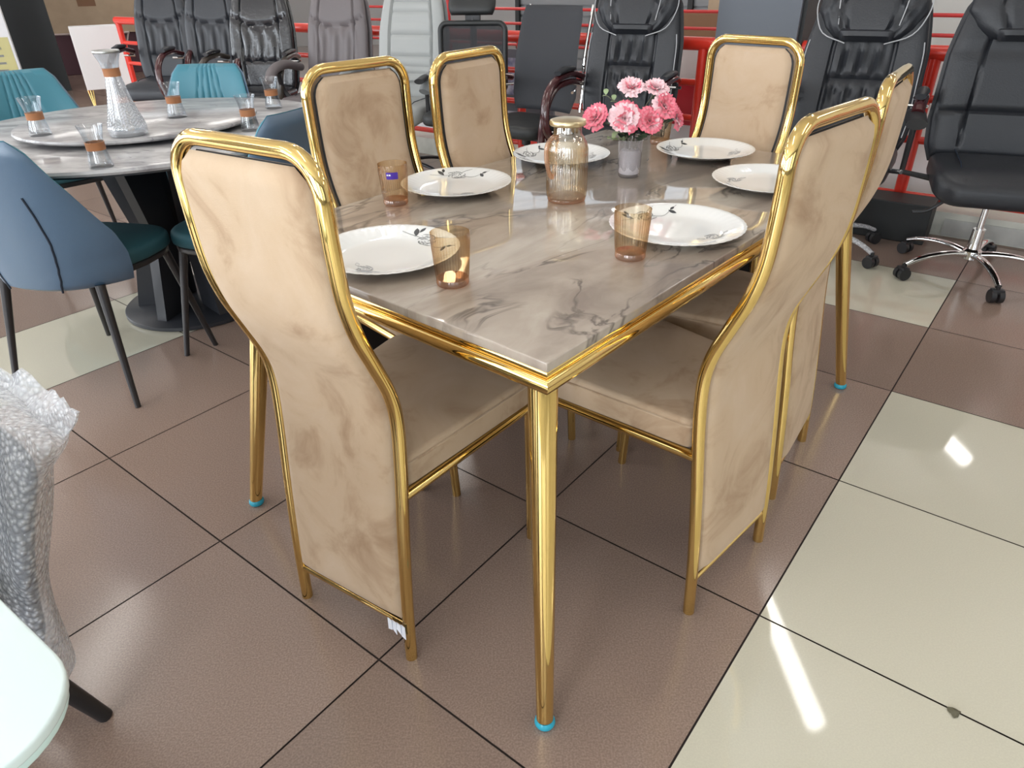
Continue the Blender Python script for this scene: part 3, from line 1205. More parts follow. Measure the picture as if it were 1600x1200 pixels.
def make_leaf(bm, p, d, L, W):
    d = d.normalized()
    side = d.cross(Vector((0, 0, 1))).normalized()
    up = side.cross(d)
    N = 6
    rows = []
    for j in range(N + 1):
        s = j / N
        w = W * math.sin(PI * min(s * 0.95 + 0.03, 1)) ** 0.8
        c = p + d * (L * s) - Vector((0, 0, L * 0.35 * s * s))
        rows.append([bm.verts.new(c + side * (w * u) + up * (0.25 * w * abs(u))) for u in (-1, 0, 1)])
    for A, B in zip(rows[:-1], rows[1:]):
        for k in range(2):
            bm.faces.new((A[k], A[k + 1], B[k + 1], B[k]))
    return bm


vb = Vector(VB)
CB = [  # tip offset (camera right, camera depth, z above table), facing, size, paleness, label, leaves
    ((-0.006, 0.010, 0.222), (0, -.5, 1), .034, 0.8, 'pale pink carnation standing highest at the left of the bunch', 1),
    ((0.060, 0.020, 0.217), (.15, -.4, 1), .033, 0.9, 'whitish pink carnation standing highest at the right of the bunch', 1),
    ((-0.096, -0.010, 0.155), (-.6, -.7, .7), .036, 0.1, 'deep pink carnation hanging out leftmost, beside the jug lid', 1),
    ((-0.026, -0.030, 0.158), (-.1, -1, .55), .040, 0.55, 'large pink carnation with a white heart facing the camera', 2),
    ((0.038, -0.030, 0.150), (.25, -1, .5), .034, 0.1, 'coral pink carnation with ragged petals right of the white hearted one', 2),
    ((0.078, -0.005, 0.180), (.5, -.8, .7), .036, 0.2, 'bright pink carnation at the right, below the whitish one', 1),
    ((0.108, 0.005, 0.150), (1, -.5, .5), .032, 0.2, 'small pink carnation rightmost, beside the far tumbler', 1),
]
for k, (o, fc, s, pale, lab, lv) in enumerate(CB):
    ang = 2 * PI * k / len(CB)
    base = vb + Vector((0.010 * math.cos(ang), 0.010 * math.sin(ang), 0.074))
    tip = vb + Vector((o[0], o[1], o[2]))
    carnation(base, tip, fc, s * 1.16, pale, lab, lv + 1, seed=k + 2)


def leaf_spray(tip, n, matname, label, L=0.03, W=0.010, k=0):
    ang = 0.5 + 2 * PI * k / 4
    base = vb + Vector((0.018 * math.cos(ang), 0.018 * math.sin(ang), 0.075))
    t = thing('leaf_spray', label, 'foliage', base, 0, 'artificial leaf sprays in the vase')
    tv = vb + Vector(tip) - base
    P = smooth_path([(0, 0, 0), (tv.x * .3, tv.y * .3, tv.z * .65), tuple(tv)], 6)
    bm = BM()
    tube(bm, P, 0.0012, 5)
    obj('stem', bm, M['stem'], t)
    bm = BM()
    for q in range(n):
        p = Vector(P[int((0.45 + 0.55 * q / (n - 1)) * (len(P) - 1))])
        s = -1 if q % 2 else 1
        d = Vector((tv.x * 4 + s * 0.4, tv.y * 4 + s * 0.25, 0.5))
        make_leaf(bm, p, d, L, W)
    obj('leaves', bm, M[matname], t)


leaf_spray((-0.072, 0.02, 0.212), 9, 'pale_leaf', 'pale leaf spray reaching up left of the highest carnation', 0.026, 0.007, 0)
leaf_spray((-0.055, -0.035, 0.105), 5, 'pale_leaf', 'light green leaf spray drooping over the left of the vase rim', 0.040, 0.016, 1)
leaf_spray((0.004, -0.030, 0.128), 6, 'leaf', 'dark green leaf spray in front, just above the vase rim', 0.044, 0.019, 2)
leaf_spray((-0.045, -0.015, 0.135), 6, 'leaf', 'dark leaf spray under the large white hearted carnation', 0.040, 0.016, 2.5)
leaf_spray((0.030, -0.035, 0.110), 6, 'leaf', 'dark leaf spray low at the right of the vase rim', 0.038, 0.015, 3.4)
leaf_spray((0.060, -0.02, 0.128), 5, 'leaf', 'dark leaf spray leaning right under the bright pink carnation', 0.030, 0.010, 3)

# ------------------------------------------------------------------ round table
RC_ = (-1.42, 2.87)
rt = thing('round_table', 'round dining table with a grey marble top on a black slatted pedestal', 'table', (*RC_, 0), 0)
bm = BM()
lathe(bm, [(.69, .737), (.715, .740), (.72, .748), (.717, .757), (.70, .760)], 96)
obj('tabletop', bm, M['grey_marble'], rt)
bm = BM()
lathe(bm, [(.60, .722), (.66, .722), (.66, .7365), (.60, .7365)], 64)
obj('underframe', bm, M['black_ped'], rt)
bm = BM()
lathe(bm, [(.30, 0), (.305, .004), (.305, .018), (.30, .022)], 64, (0.03, 0.03, 0))
obj('base_plate', bm, M['black_ped'], rt)
for k in range(6):
    a = PI * k / 3 + 0.25
    bm = BM()
    d = Vector((math.cos(a), math.sin(a), 0))
    s = Vector((-d.y, d.x, 0))
    cen = Vector((0.03, 0.03, 0))
    pts = []
    for z, r0, r1 in ((0.0225, 0.08, 0.25), (0.36, 0.05, 0.18), (0.7215, 0.08, 0.27)):
        for r_ in (r0, r1):
            for h_ in (-0.022, 0.022):
                pts.append(bm.verts.new(cen + d * r_ + s * h_ + Vector((0, 0, z))))
    for L0 in (0, 4):
        A_, B_, C_, D_ = pts[L0], pts[L0 + 1], pts[L0 + 3], pts[L0 + 2]
        A2, B2, C2, D2 = pts[L0 + 4], pts[L0 + 5], pts[L0 + 7], pts[L0 + 6]
        for f in ((A_, B_, B2, A2), (B_, C_, C2, B2), (C_, D_, D2, C2), (D_, A_, A2, D2)):
            bm.faces.new(f)
    bm.faces.new((pts[0], pts[2], pts[3], pts[1]))
    bm.faces.new((pts[8], pts[9], pts[11], pts[10]))
    obj('pedestal_slat', bm, M['black_ped'], rt, smooth=False)

ls = thing('lazy_susan', 'grey marble turntable lying on the round table', 'turntable', (*RC_, 0.760), 0)
bm = BM()
lathe(bm, [(.41, .014), (.427, .016), (.432, .022), (.430, .029), (.42, .032)], 96)
obj('turntable_top', bm, M['grey_marble'], ls)
bm = BM()
lathe(bm, [(.12, 0), (.125, .002), (.125, .0135), (.12, .0138)], 40)
obj('swivel', bm, M['black_ped'], ls)
SZ = 0.792


def hour_glass(loc, label):
    t = thing('waisted_glass', label, 'glass', loc, 0, 'clear waisted glasses on the round table')
    bm = BM()
    pr = [(.034, 0), (.0355, .003), (.032, .025), (.0255, .055), (.0250, .068), (.0290, .095), (.0370, .124), (.0358, .124), (.0275, .096), (.0235, .068), (.024, .055), (.030, .025), (.031, .010)]
    lathe(bm, pr, 48)
    obj('glass_wall', bm, M['clear'], t)
    bm = BM()
    lathe(bm, [(.0268, .052), (.0272, .053), (.0272, .074), (.0280, .075), (.0262, .0755), (.0262, .052)], 40, cap=(False, False))
    obj('band', bm, M['leather_band'], t)
    return t


hg = hour_glass((-1.251, 2.207, .760), 'clear waisted glass standing at the near edge of the round table')
dup(hg, (-1.63, 2.565, SZ), 1, 'clear waisted glass on the turntable left of the carafe')
dup(hg, (-1.271, 2.863, SZ), 2, 'clear waisted glass on the turntable before the pleated teal chair')
dup(hg, (-1.008, 3.229, .760), 3, 'clear waisted glass at the far right edge of the round table')
dup(hg, (-0.955, 2.738, .760), 4, 'clear waisted glass beside the dark blue chair back')

cf = thing('carafe', 'clear cut glass carafe with a brown band and grey lid', 'carafe', (-1.304, 2.53, SZ))
bm = BM()
def cut(a, i):
    if not 3 <= i <= 66:
        return 1
    z = (i - 3) / 63
    k = a * 9 / (2 * PI)
    tri = abs((k % 1) - 0.5) * 2
    return 1 + 0.030 * math.sin(2 * PI * (z * 15 + tri * 1.3)) * min(1, z * 12, (1 - z) * 12)


pr = [(.052, 0), (.061, .004), (.062, .02)]
for k in range(64):
    q = k / 63
    pr.append((.0625 * (1 - q) + .0255 * q - 0.004 * math.sin(PI * q), .028 + .152 * q))
pr += [(.0245, .186), (.0240, .205), (.030, .232), (.0400, .258), (.0385, .258), (.0285, .232), (.0225, .205), (.0235, .186), (.040, .10), (.057, .03), (.054, .012)]
lathe(bm, pr, 144, (0, 0, 0), cut)
obj('carafe_wall', bm, M['clear_cut'], cf)
bm = BM()
lathe(bm, [(.0256, .188), (.0262, .190), (.0262, .212), (.0275, .2135), (.0250, .2135), (.0250, .188)], 40, cap=(False, False))
obj('band', bm, M['leather_band'], cf)
bm = BM()
lathe(bm, [(.036, .2585), (.041, .259), (.042, .263), (.040, .267), (.001, .269)], 40)
obj('lid', bm, M['steel_lid'], cf)

# ------------------------------------------------------------------ teal and navy bucket chairs


def teal_chair(loc, yaw, label):
    t = thing('bucket_chair', label, 'chair', loc, yaw - PI / 2, 'teal and navy chairs round the marble table')
    # seat
    out = []
    for k in range(40):
        a = 2 * PI * k / 40
        c, s = math.cos(a), math.sin(a)
        n_ = 3.6
        x = 0.235 * (abs(c) ** (2 / n_)) * (1 if c > 0 else -1)
        y = 0.225 * (abs(s) ** (2 / n_)) * (1 if s > 0 else -1)
        x *= 1 - 0.14 * max(0.0, -y / 0.2)
        out.append((x, y * 0.95 + 0.03))
    bm = BM()
    slab(bm, out, 0.435, 0.488, 0.022, 0.010, rb=0.012, rows=5)
    obj('seat', bm, M['dark_teal'], t)
    bm = BM()
    P = [(x * 0.96, y * 0.96) for x, y in out]
    slab(bm, P, 0.412, 0.4345, 0.005)
    obj('seat_frame', bm, M['dark_metal'], t)
    # back: outer shell and inner pleated pad
    path = smooth_path([(-0.216, 0.405), (-0.228, 0.50), (-0.240, 0.60), (-0.262, 0.74), (-0.292, 0.880)], 7)

    def hw(q):
        return float(np.interp(q, [0, .12, .3, .45, .75, .93, 1], [.242, .256, .262, .258, .212, .182, .150]))

    def cv(u, q):
        return float(np.interp(q, [0, .25, .45, .8, 1], [.15, .15, .13, .05, .02])) * abs(u) ** 2.6
    bm = BM()
    pad(bm, path, hw, 0.006, 0.016, 28, p=8, curve=cv, ends=0.05)
    obj('back_shell', bm, M['navy'], t)

    def pleat(u, q):
        d = 0
        for k in range(5):
            u0 = (-0.36 + 0.18 * k) * (1.25 - 0.55 * q)
            d -= 0.007 * math.exp(-((u - u0) / 0.022) ** 2)
        return d * sstep(0.15, 0.35, q)
    bm = BM()
    pad(bm, path, lambda q: hw(q) * 0.955, 0.026, 0.0, 84, p=5, curve=cv, bump=pleat, ends=0.06, y_off=0.006)
    obj('backrest', bm, M['teal'], t)
    for s in (-1, 1):
        bm = BM()
        P = []
        for q in np.linspace(0.02, 0.72, 14):
            i = min(int(q * (len(path) - 1)), len(path) - 1)
            u_ = s * (0.40 + 0.25 * q) if q < 0.7 else s * 0.57
            y, z = path[i]
            P.append((u_ * hw(q), y - 0.0168 + cv(u_, q), z))
        tube(bm, smooth_path(P, 2), 0.0034, 6)
        obj('seam', bm, M['seam'], t)
    for sx, sy in ((-1, -1), (1, -1), (-1, 1), (1, 1)):
        bm = BM()
        a_ = Vector((sx * 0.185, 0.165 * sy + 0.01, 0.412))
        b_ = Vector((sx * 0.245, 0.235 * sy + (0.0 if sy > 0 else 0.005), 0.0))
        tube(bm, [a_.lerp(b_, k / 4) for k in range(5)], [0.0155 - 0.006 * k / 4 for k in range(5)], 14)
        obj('leg', bm, M['dark_metal'], t)
    return t


tc0 = teal_chair((-1.465, 2.30, 0), math.radians(77), 'navy bucket chair with its back to us at the left edge of the photo')
dup(tc0, (-0.95, 2.54, 0), math.radians(160) - PI / 2, 'dark blue bucket chair between the round table and the gold chairs')
dup(tc0, (-1.50, 3.56, 0), math.radians(-92) - PI / 2, 'pleated teal chair facing us behind the round table, before the black office chairs')
dup(tc0, (-2.20, 3.53, 0), math.radians(-42) - PI / 2, 'pleated teal chair facing us at the far left of the round table')

# ------------------------------------------------------------------ office chairs


def star_base(t, metal, casters, R=0.32, wrap=None, rot=0.3, lift_top=0.40):
    bm = BM()
    lathe(bm, [(.030, .075), (.040, .080), (.040, .115), (.028, .125), (.026, .20), (.0255, .215)], 24)
    obj('hub', bm, metal, t)
    bm = BM()
    lathe(bm, [(.014, .215), (.014, .33), (.027, .331), (.027, lift_top), (.022, lift_top + .005)], 20)
    obj('gas_lift', bm, M['chrome'] if metal is M['chrome'] else M['black_plastic'], t)
    for k in range(5):
        a = rot + 2 * PI * k / 5
        d = Vector((math.cos(a), math.sin(a), 0))
        bm = BM()
        P = [tuple(d * r + Vector((0, 0, z))) for r, z in ((.025, .098), (.10, .108), (.18, .106), (.26, .092), (R, .070))]
        P = smooth_path(P, 4)
        tube(bm, P, [0.020 - 0.006 * i / (len(P) - 1) for i in range(len(P))], 12, flat=0.7)
        lg = obj('base_leg', bm, metal if not wrap else wrap, t)
        bm = BM()
        s = Vector((-d.y, d.x, 0))
        c = d * (R + 0.004) + Vector((0, 0, .028))
        for off in (-0.016, 0.016):
            tube(bm, [tuple(c + s * (off - 0.010)), tuple(c + s * (off + 0.010))], 0.0275, 18)
        tube(bm, [tuple(c + Vector((0, 0, .0))), tuple(c + Vector((0, 0, .045)))], 0.008, 8)
        box(bm, tuple(c + Vector((0, 0, .022))), (0.034, 0.05, 0.02), a, bev=0.006)
        obj('caster', bm, M['black_plastic'], lg)


def ruche(u0, u1, t0, t1, seed, amp=0.008, k=26):
    rg = random.Random(seed)
    ph = [rg.uniform(0, 6) for _ in range(4)]

    def f(u, q):
        if u < u0 or u > u1 or q < t0 or q > t1:
            return 0
        e = min(1, (q - t0) / 0.05, (t1 - q) / 0.05) * min(1, (u - u0) / 0.06, (u1 - u) / 0.06)
        return amp * e * (math.sin(u * k + 2.5 * math.sin(q * 9 + ph[0]) + ph[1]) + 0.6 * math.sin(u * k * 1.9 + ph[2] + q * 5))
    return f


def exec_chair(loc, yaw, label, leather, style='ruched', arms='wood', base='black', stitches=False, hgt=1.165, hwid=0.275, lean=0.10,
               zs=0.47, arm_mat=None, shell=None, group='high backed office chairs along the red railing', wrap=None, seat_mat=None, base_rot=0.3, armf=1.0, base_r=0.32, armx=0.0):
    t = thing('office_chair', label, 'office chair', loc, yaw - PI / 2, group)
    shell = shell or leather
    # seat
    bm = BM()
    slab(bm, round_rect(0.52, 0.52, 0.11, 8, (0, 0.02)), zs - 0.07, zs + 0.03, 0.035, 0.018, rb=0.03, rows=6,
         zfun=lambda x, y: -0.035 * sstep(0.16, 0.30, y) - 0.0 * x)
    st_ = obj('seat', bm, seat_mat or leather, t)
    for s in (-1, 1):
        bm = BM()
        tube(bm, [(s * 0.165, -0.2, zs + 0.049), (s * 0.165, 0.10, zs + 0.047), (s * 0.165, 0.20, zs + 0.022), (s * 0.165, 0.262, zs - 0.02)], 0.003, 6)
        obj('seat_seam', bm, M['seam'], st_)
    bm = BM()
    box(bm, (0, 0, zs - 0.085), (0.20, 0.26, 0.04), bev=0.01)
    obj('tilt_mechanism', bm, M['black_plastic'], t)
    z0 = zs - 0.02
    path = smooth_path([(-0.215, z0), (-0.235, z0 + 0.15), (-0.24 - lean * .3, z0 + 0.33), (-0.24 - lean * .8, z0 + 0.56), (-0.24 - lean * 1.25, hgt)], 12)
    H = hgt - z0

    def hw(q):
        return float(np.interp(q, [0, .12, .3, .62, .85, .95, 1], [hwid * .86, hwid * .96, hwid, hwid * .97, hwid * .84, hwid * .72, hwid * .55]))
    # outer shell
    bm = BM()
    pad(bm, path, hw, 0.012, 0.055, 20, p=6, ends=0.05)
    obj('back_shell', bm, shell, t)

    def curve(u, q):
        return 0.03 * abs(u) ** 3
    if style == 'ruched':
        f1 = ruche(-.48, .48, .20, .445, 1)
        f2 = ruche(-.48, .48, .455, .64, 2)

        def bump(u, q):
            d = f1(u, q) + f2(u, q)
            for u0 in (-.5, .5):
                d -= 0.018 * math.exp(-((u - u0) / 0.03) ** 2)
            d -= 0.018 * math.exp(-((q - .45) / 0.012) ** 2) * (1 if abs(u) < .5 else 0)
            return d
    elif style == 'quilted':
        def bump(u, q):
            d = 0
            if abs(u) < .62:
                for k in range(12):
                    d -= 0.014 * math.exp(-((q - .12 - .078 * k) / 0.008) ** 2)
            for u0 in (-.64, .64):
                d -= 0.020 * math.exp(-((u - u0) / 0.03) ** 2)
            return d
    elif style == 'cushioned':
        f1 = ruche(-.75, .75, .30, .62, 5, 0.006, 16)

        def bump(u, q):
            d = f1(u, q)
            for u0 in (-.55 - .1 * q, .55 + .1 * q):
                d -= 0.016 * math.exp(-((u - u0) / 0.03) ** 2)
            arc = q - (.62 + .10 * u * u)
            d -= 0.022 * math.exp(-(arc / 0.014) ** 2)
            d -= 0.014 * math.exp(-((q - .33) / 0.014) ** 2) * (abs(u) < .55)
            return d
    elif style == 'plain':
        def bump(u, q):
            d = 0
            for u0 in (-.58, .58):
                d -= 0.018 * math.exp(-((u - u0 * (1 - .15 * q)) / 0.02) ** 2) * (q > .1)
            for q0 in (.33, .62):
                d -= 0.018 * math.exp(-((q - q0) / 0.010) ** 2) * (abs(u) < .95)
            return d
    bm = BM()
    path_f = path[2:]
    pad(bm, path_f, lambda q: hw(0.03 + .97 * q) * 0.965, 0.055, 0.0, 72, p=4, curve=curve, bump=bump, ends=0.06, y_off=0.010)
    bk = obj('backrest', bm, leather, t)
    ipath = lambda q: path[min(int(q * (len(path) - 1)), len(path) - 1)]
    if style in ('ruched', 'plain'):
        # raised head cushion: centre panel, two side wings and a lower flap
        qa, qb = (0.66, 0.985) if style == 'ruched' else (0.68, 0.98)
        ia, ib = int(qa * (len(path) - 1)), int(qb * (len(path) - 1))
        hp = path[ia:ib + 1]
        fw = ruche(-1, -.48, 0.1, .9, 8, 0.006, 20)
        fw2 = ruche(.48, 1, 0.1, .9, 9, 0.006, 20)

        def hb(u, q):
            d = (fw(u, q) + fw2(u, q)) if style == 'ruched' else 0
            for u0 in (-.46, .46):
                d -= 0.016 * math.exp(-((u - u0 * (1 + .12 * q)) / 0.03) ** 2)
            return d
        bm = BM()
        pad(bm, hp, lambda q: hwid * float(np.interp(q, [0, .18, .45, .8, 1], [.45, .68, .83, .80, .60])), 0.050, 0.0, 44, p=4, bump=hb, ends=0.10, y_off=0.052)
        hd_ = obj('headrest', bm, leather, t)
        if stitches:
            for s in (-1, 1):
                for (ulist, qlist) in (((.46, .50, .52), (.30, .62, .98)), ((.30, .68, .84, .84, .74), (.02, .18, .45, .75, .98))):
                    bm = BM()
                    P = []
                    for u_, q in zip(ulist, qlist):
                        y, z = hp[min(int(q * (len(hp) - 1)), len(hp) - 1)]
                        P.append((s * u_ * hwid * 0.99, y + 0.052 + 0.049 * (1 - abs(u_) ** 4) ** .5, z + 0.012))
                    tube(bm, smooth_path(P, 4), 0.0028, 6)
                    obj('stitching', bm, M['stitch'], hd_)
            for s in (-1, 1):
                bm = BM()
                P = []
                for q in np.linspace(.15, .68, 12):
                    y, z = ipath(q)
                    P.append((s * hw(q) * 0.93, y + 0.062, z))
                tube(bm, P, 0.0028, 6)
                obj('stitching', bm, M['stitch'], bk)
        bm = BM()
        pth = hp[:max(4, len(hp) // 5)]
        pad(bm, pth, lambda q: hwid * (.40 + .06 * q), 0.030, 0.0, 16, p=6, ends=0.2, y_off=0.085)
        obj('head_flap', bm, leather, hd_)
    # arms
    am = arm_mat or M['mahogany']
    for s in (-1, 1):
        if arms == 'wood':
            P = smooth_path([(s * 0.285, -0.20, zs + 0.24), (s * 0.305, -0.08, zs + 0.265), (s * 0.31, 0.10, zs + 0.25), (s * 0.31, 0.215, zs + 0.17), (s * 0.30, 0.245, zs + 0.04), (s * 0.285, 0.20, zs - 0.06)], 6)
            bm = BM()
            P = P[:max(6, int(len(P) * armf))]
            tube(bm, P, 0.026, 12, flat=0.7)
            ar = obj('armrest', bm, am, t)
            bm = BM()
            tube(bm, [(s * 0.30, -0.10, zs + 0.292), (s * 0.305, 0.0, zs + 0.296), (s * 0.305, 0.09, zs + 0.285)], [0.022, 0.028, 0.022], 12, flat=0.6)
            obj('arm_pad', bm, leather, ar)
            bm = BM()
            tube(bm, [(s * 0.24, -0.13, zs + 0.215), (s * 0.335, -0.13, zs + 0.215)], 0.008, 8)
            obj('arm_bolt', bm, M['chrome'], ar)
            bm = BM()
            tube(bm, [(s * 0.20, 0.10, zs - 0.03), (s * 0.312, 0.235, zs - 0.0)], 0.010, 8)
            obj('arm_bolt', bm, M['chrome'], ar)
        elif arms == 'padded':
            bm = BM()
            P = smooth_path([(s * 0.30, -0.16, zs + 0.19), (s * 0.315, 0.0, zs + 0.225), (s * 0.315, 0.14, zs + 0.20), (s * 0.31, 0.22, zs + 0.13)], 6)
            tube(bm, P, [0.036 + 0.006 * math.sin(PI * i / (len(P) - 1)) for i in range(len(P))], 14, flat=0.75)
            ar = obj('armrest', bm, arm_mat or leather, t)
            bm = BM()
            tube(bm, smooth_path([(s * 0.31, 0.10, zs + 0.18), (s * 0.31, 0.06, zs + 0.05), (s * 0.22, 0.02, zs - 0.06)], 5), 0.018, 10)
            obj('arm_support', bm, M['black_plastic'], ar)
        elif arms == 'post':
            bm = BM()
            P = [(s * (0.315 + armx), -0.12, zs + 0.20), (s * (0.325 + armx), 0.02, zs + 0.215), (s * (0.325 + armx), 0.16, zs + 0.20)]
            tube(bm, smooth_path(P, 5), 0.042, 14, flat=0.55)
            ar = obj('armrest', bm, M['black_plastic'], t)
            bm = BM()
            tube(bm, [(s * (0.32 + armx), 0.02, zs + 0.20), (s * (0.32 + armx), 0.0, zs - 0.03), (s * 0.18, 0.0, zs - 0.06)], 0.014, 10)
            obj('arm_support', bm, M['black_plastic'], ar)
    star_base(t, M['chrome'] if base == 'chrome' else M['black_plastic'], True, R=base_r, wrap=wrap, rot=base_rot, lift_top=zs - 0.08)
    if base == 'chrome':
        bm = BM()
        tube(bm, smooth_path([(0.06, 0.04, zs - 0.08), (0.16, 0.10, zs - 0.10), (0.24, 0.12, zs - 0.16), (0.30, 0.13, zs - 0.17)], 5), 0.008, 8)
        obj('height_lever', bm, M['black_plastic'], t)
    return t


def yaw_to(d):
    return math.atan2(d[1], d[0])


NRM = (-.596, -.803)
exec_chair((2.12, 3.03, 0), math.radians(246), 'plain black leather office chair on a chrome star base at the right edge', M['black_leather'], 'plain', 'post', 'chrome', hgt=1.165, hwid=0.30, zs=0.47, base_rot=0.55, armx=0.05)
exec_chair((1.57, 3.42, 0), math.radians(238), 'black leather office chair with white stitched headrest behind the right gold chairs', M['black_leather'], 'ruched', 'wood', 'black', True, hgt=1.165, hwid=0.285, wrap=M['grey_plastic'], base_rot=0.1, armf=0.5)
exec_chair((0.60, 4.13, 0), math.radians(240), 'black leather office chair with white stitched headrest behind the pink flowers', M['black_leather'], 'ruched', 'wood', 'black', True, hgt=1.165, hwid=0.285)
exec_chair((-0.72, 5.06, 0), math.radians(248), 'light grey quilted high backed office chair', M['grey_leather'], 'quilted', 'padded', 'black', hgt=1.165, hwid=0.27, shell=M['grey_shell'], arm_mat=M['grey_shell'])
exec_chair((-1.30, 5.42, 0), math.radians(248), 'taupe high backed office chair left of the light grey one', M['taupe_leather'], 'cushioned', 'padded', 'black', hgt=1.165, hwid=0.27)
exec_chair((-1.90, 5.75, 0), math.radians(262), 'glossy black office chair left of the taupe one', M['gloss_leather'], 'cushioned', 'wood', 'black', hgt=1.165, hwid=0.27, arm_mat=M['olive_wood'])
exec_chair((-2.38, 6.15, 0), math.radians(268), 'slate black cushioned office chair in the middle of the left black trio', M['slate_leather'], 'cushioned', 'wood', 'black', hgt=1.165, hwid=0.25)
exec_chair((-2.90, 6.45, 0), math.radians(272), 'slate black cushioned office chair leftmost, next to the slate column', M['slate_leather'], 'cushioned', 'wood', 'black', hgt=1.165, hwid=0.25)


def mesh_task_chair(loc, yaw, label):
    t = thing('office_chair', label, 'office chair', loc, yaw - PI / 2, 'mesh backed office chairs')
    zs = 0.47
    bm = BM()
    slab(bm, round_rect(0.48, 0.48, 0.10, 8), zs - 0.05, zs + 0.02, 0.03, 0.012, rb=0.02)
    obj('seat', bm, M['slate_dark'], t)
    hw_, z0, z1 = 0.215, 0.56, 0.965
    P = []
    for x, z in round_rect(2 * hw_, z1 - z0, 0.045, 5, (0, (z0 + z1) / 2)):
        P.append((x, -0.235 - 0.10 * (z - z0), z))
    bm = BM()
    tube(bm, P, 0.017, 10, closed=True)
    obj('back_frame', bm, M['slate_dark'], t)
    bm = BM()
    path = [(-0.235 - 0.10 * (z - z0), z) for z in np.linspace(z0 + .01, z1 - .01, 12)]
    pad(bm, path, hw_ - 0.01, 0.002, 0.002, 12, p=12, ends=0.02)
    obj('back_mesh', bm, M['mesh_black'], t)
    bm = BM()
    path = smooth_path([(-0.27, 1.01), (-0.275, 1.05), (-0.30, 1.10), (-0.31, 1.15)], 5)
    pad(bm, path, lambda q: 0.135 + 0.02 * math.sin(PI * q), 0.03, 0.02, 16, p=4, ends=0.2)
    hr = obj('headrest', bm, M['slate_dark'], t)
    bm = BM()
    box(bm, (0, -0.295, 1.0), (0.10, 0.02, 0.10), bev=0.006)
    obj('headrest_bracket', bm, M['black_plastic'], hr)
    bm = BM()
    tube(bm, smooth_path([(0, -0.05, zs - 0.06), (0, -0.26, zs - 0.03), (0, -0.275, zs + 0.15), (0, -0.288, 0.85), (0, -0.31, 1.03)], 6), 0.022, 10)
    obj('back_spine', bm, M['black_plastic'], t)
    for s in (-1, 1):
        bm = BM()
        tube(bm, smooth_path([(s * 0.245, -0.14, zs + 0.2), (s * 0.25, 0.0, zs + 0.21), (s * 0.25, 0.14, zs + 0.2)], 4), 0.032, 12, flat=0.5)
        ar = obj('armrest', bm, M['black_plastic'], t)
        bm = BM()
        tube(bm, [(s * 0.25, 0, zs + 0.2), (s * 0.25, 0, zs - 0.02), (s * 0.15, 0, zs - 0.06)], 0.014, 10)
        obj('arm_support', bm, M['black_plastic'], ar)
    star_base(t, M['black_plastic'], True, R=0.27, lift_top=zs - 0.06)
    return t


mesh_task_chair((-0.26, 4.75, 0), math.radians(258), 'black mesh office chair with a separate headrest behind the far gold chairs')


def visitor_chair(loc, yaw, label):
    t = thing('office_chair', label, 'office chair', loc, yaw - PI / 2, 'mesh backed office chairs')
    zs = 0.46
    bm = BM()
    slab(bm, round_rect(0.48, 0.46, 0.10, 8, (0, 0.02)), zs - 0.05, zs + 0.02, 0.03, 0.012, rb=0.02)
    obj('seat', bm, M['slate_dark'], t)
    bm = BM()
    path = smooth_path([(-0.20, 0.50), (-0.225, 0.62), (-0.235, 0.78), (-0.275, 0.93), (-0.32, 1.07)], 8)
    pad(bm, path, lambda q: float(np.interp(q, [0, .2, .5, .9, 1], [.205, .235, .225, .215, .20])), 0.012, 0.008, 16, p=8, ends=0.04, curve=lambda u, q: 0.035 * u * u)
    obj('backrest', bm, M['mesh_dense'], t)
    for s in (-1, 1):
        bm = BM()
        tube(bm, [(s * 0.225, y - 0.045, z) for y, z in path], 0.0095, 8)
        obj('back_tube', bm, M['chrome'], t)
        bm = BM()
        P = smooth_path([(s * 0.26, -0.20, zs + 0.215), (s * 0.27, -0.05, zs + 0.235), (s * 0.27, 0.10, zs + 0.21), (s * 0.27, 0.19, zs + 0.10), (s * 0.262, 0.215, zs - 0.06), (s * 0.262, 0.20, zs - 0.16)], 6)
        tube(bm, P, 0.024, 12, flat=0.75)
        ar = obj('armrest', bm, M['mahogany'], t)
        bm = BM()
        tube(bm, [(s * 0.295, -0.05, zs + 0.18), (s * 0.23, -0.18, zs + 0.18)], 0.008, 8)
        obj('arm_bolt', bm, M['chrome'], ar)
    star_base(t, M['black_plastic'], True, R=0.27, lift_top=zs - 0.06)
    return t


visitor_chair((0.12, 4.44, 0), math.radians(232), 'charcoal mesh office chair with curved mahogany arms behind the amber jug')

# ------------------------------------------------------------------ railing, curb, columns
D = np.array([-.803, .596])
NN = np.array([.596, .803])
RA = np.array([2.28, 3.63])


def rp(s, off=0.0, z=0.0):
    q = RA + D * s + NN * off
    return (q[0], q[1], z)


ra = math.atan2(D[1], D[0])
S0, S1 = -3.6, 7.96
rail = thing('steel_railing', 'red painted tubular steel railing along the curb', 'railing', rp(0), 0)
o_ = Vector(rp(0))
loc_ = lambda s, off, z: tuple(Vector(rp(s, off, z)) - o_)
bm = BM()
tube(bm, [loc_(S0, 0.0, .865), loc_(S1, 0.0, .865)], 0.036, 18)
obj('top_rail', bm, M['red'], rail)
for z in (.655, .455, .175):
    bm = BM()
    tube(bm, [loc_(S0, 0.0, z), loc_(S1, 0.0, z)], 0.019, 12)
    obj('lower_rail', bm, M['red'], rail)
for s in (-2.4, -1.1, 0.20, 1.40, 2.70, 4.0, 5.3, 6.6, S1 - 0.03):
    bm = BM()
    tube(bm, [loc_(s, 0.0, .1245), loc_(s, 0.0, .84)], 0.030, 16)
    obj('rail_post', bm, M['red'], rail)

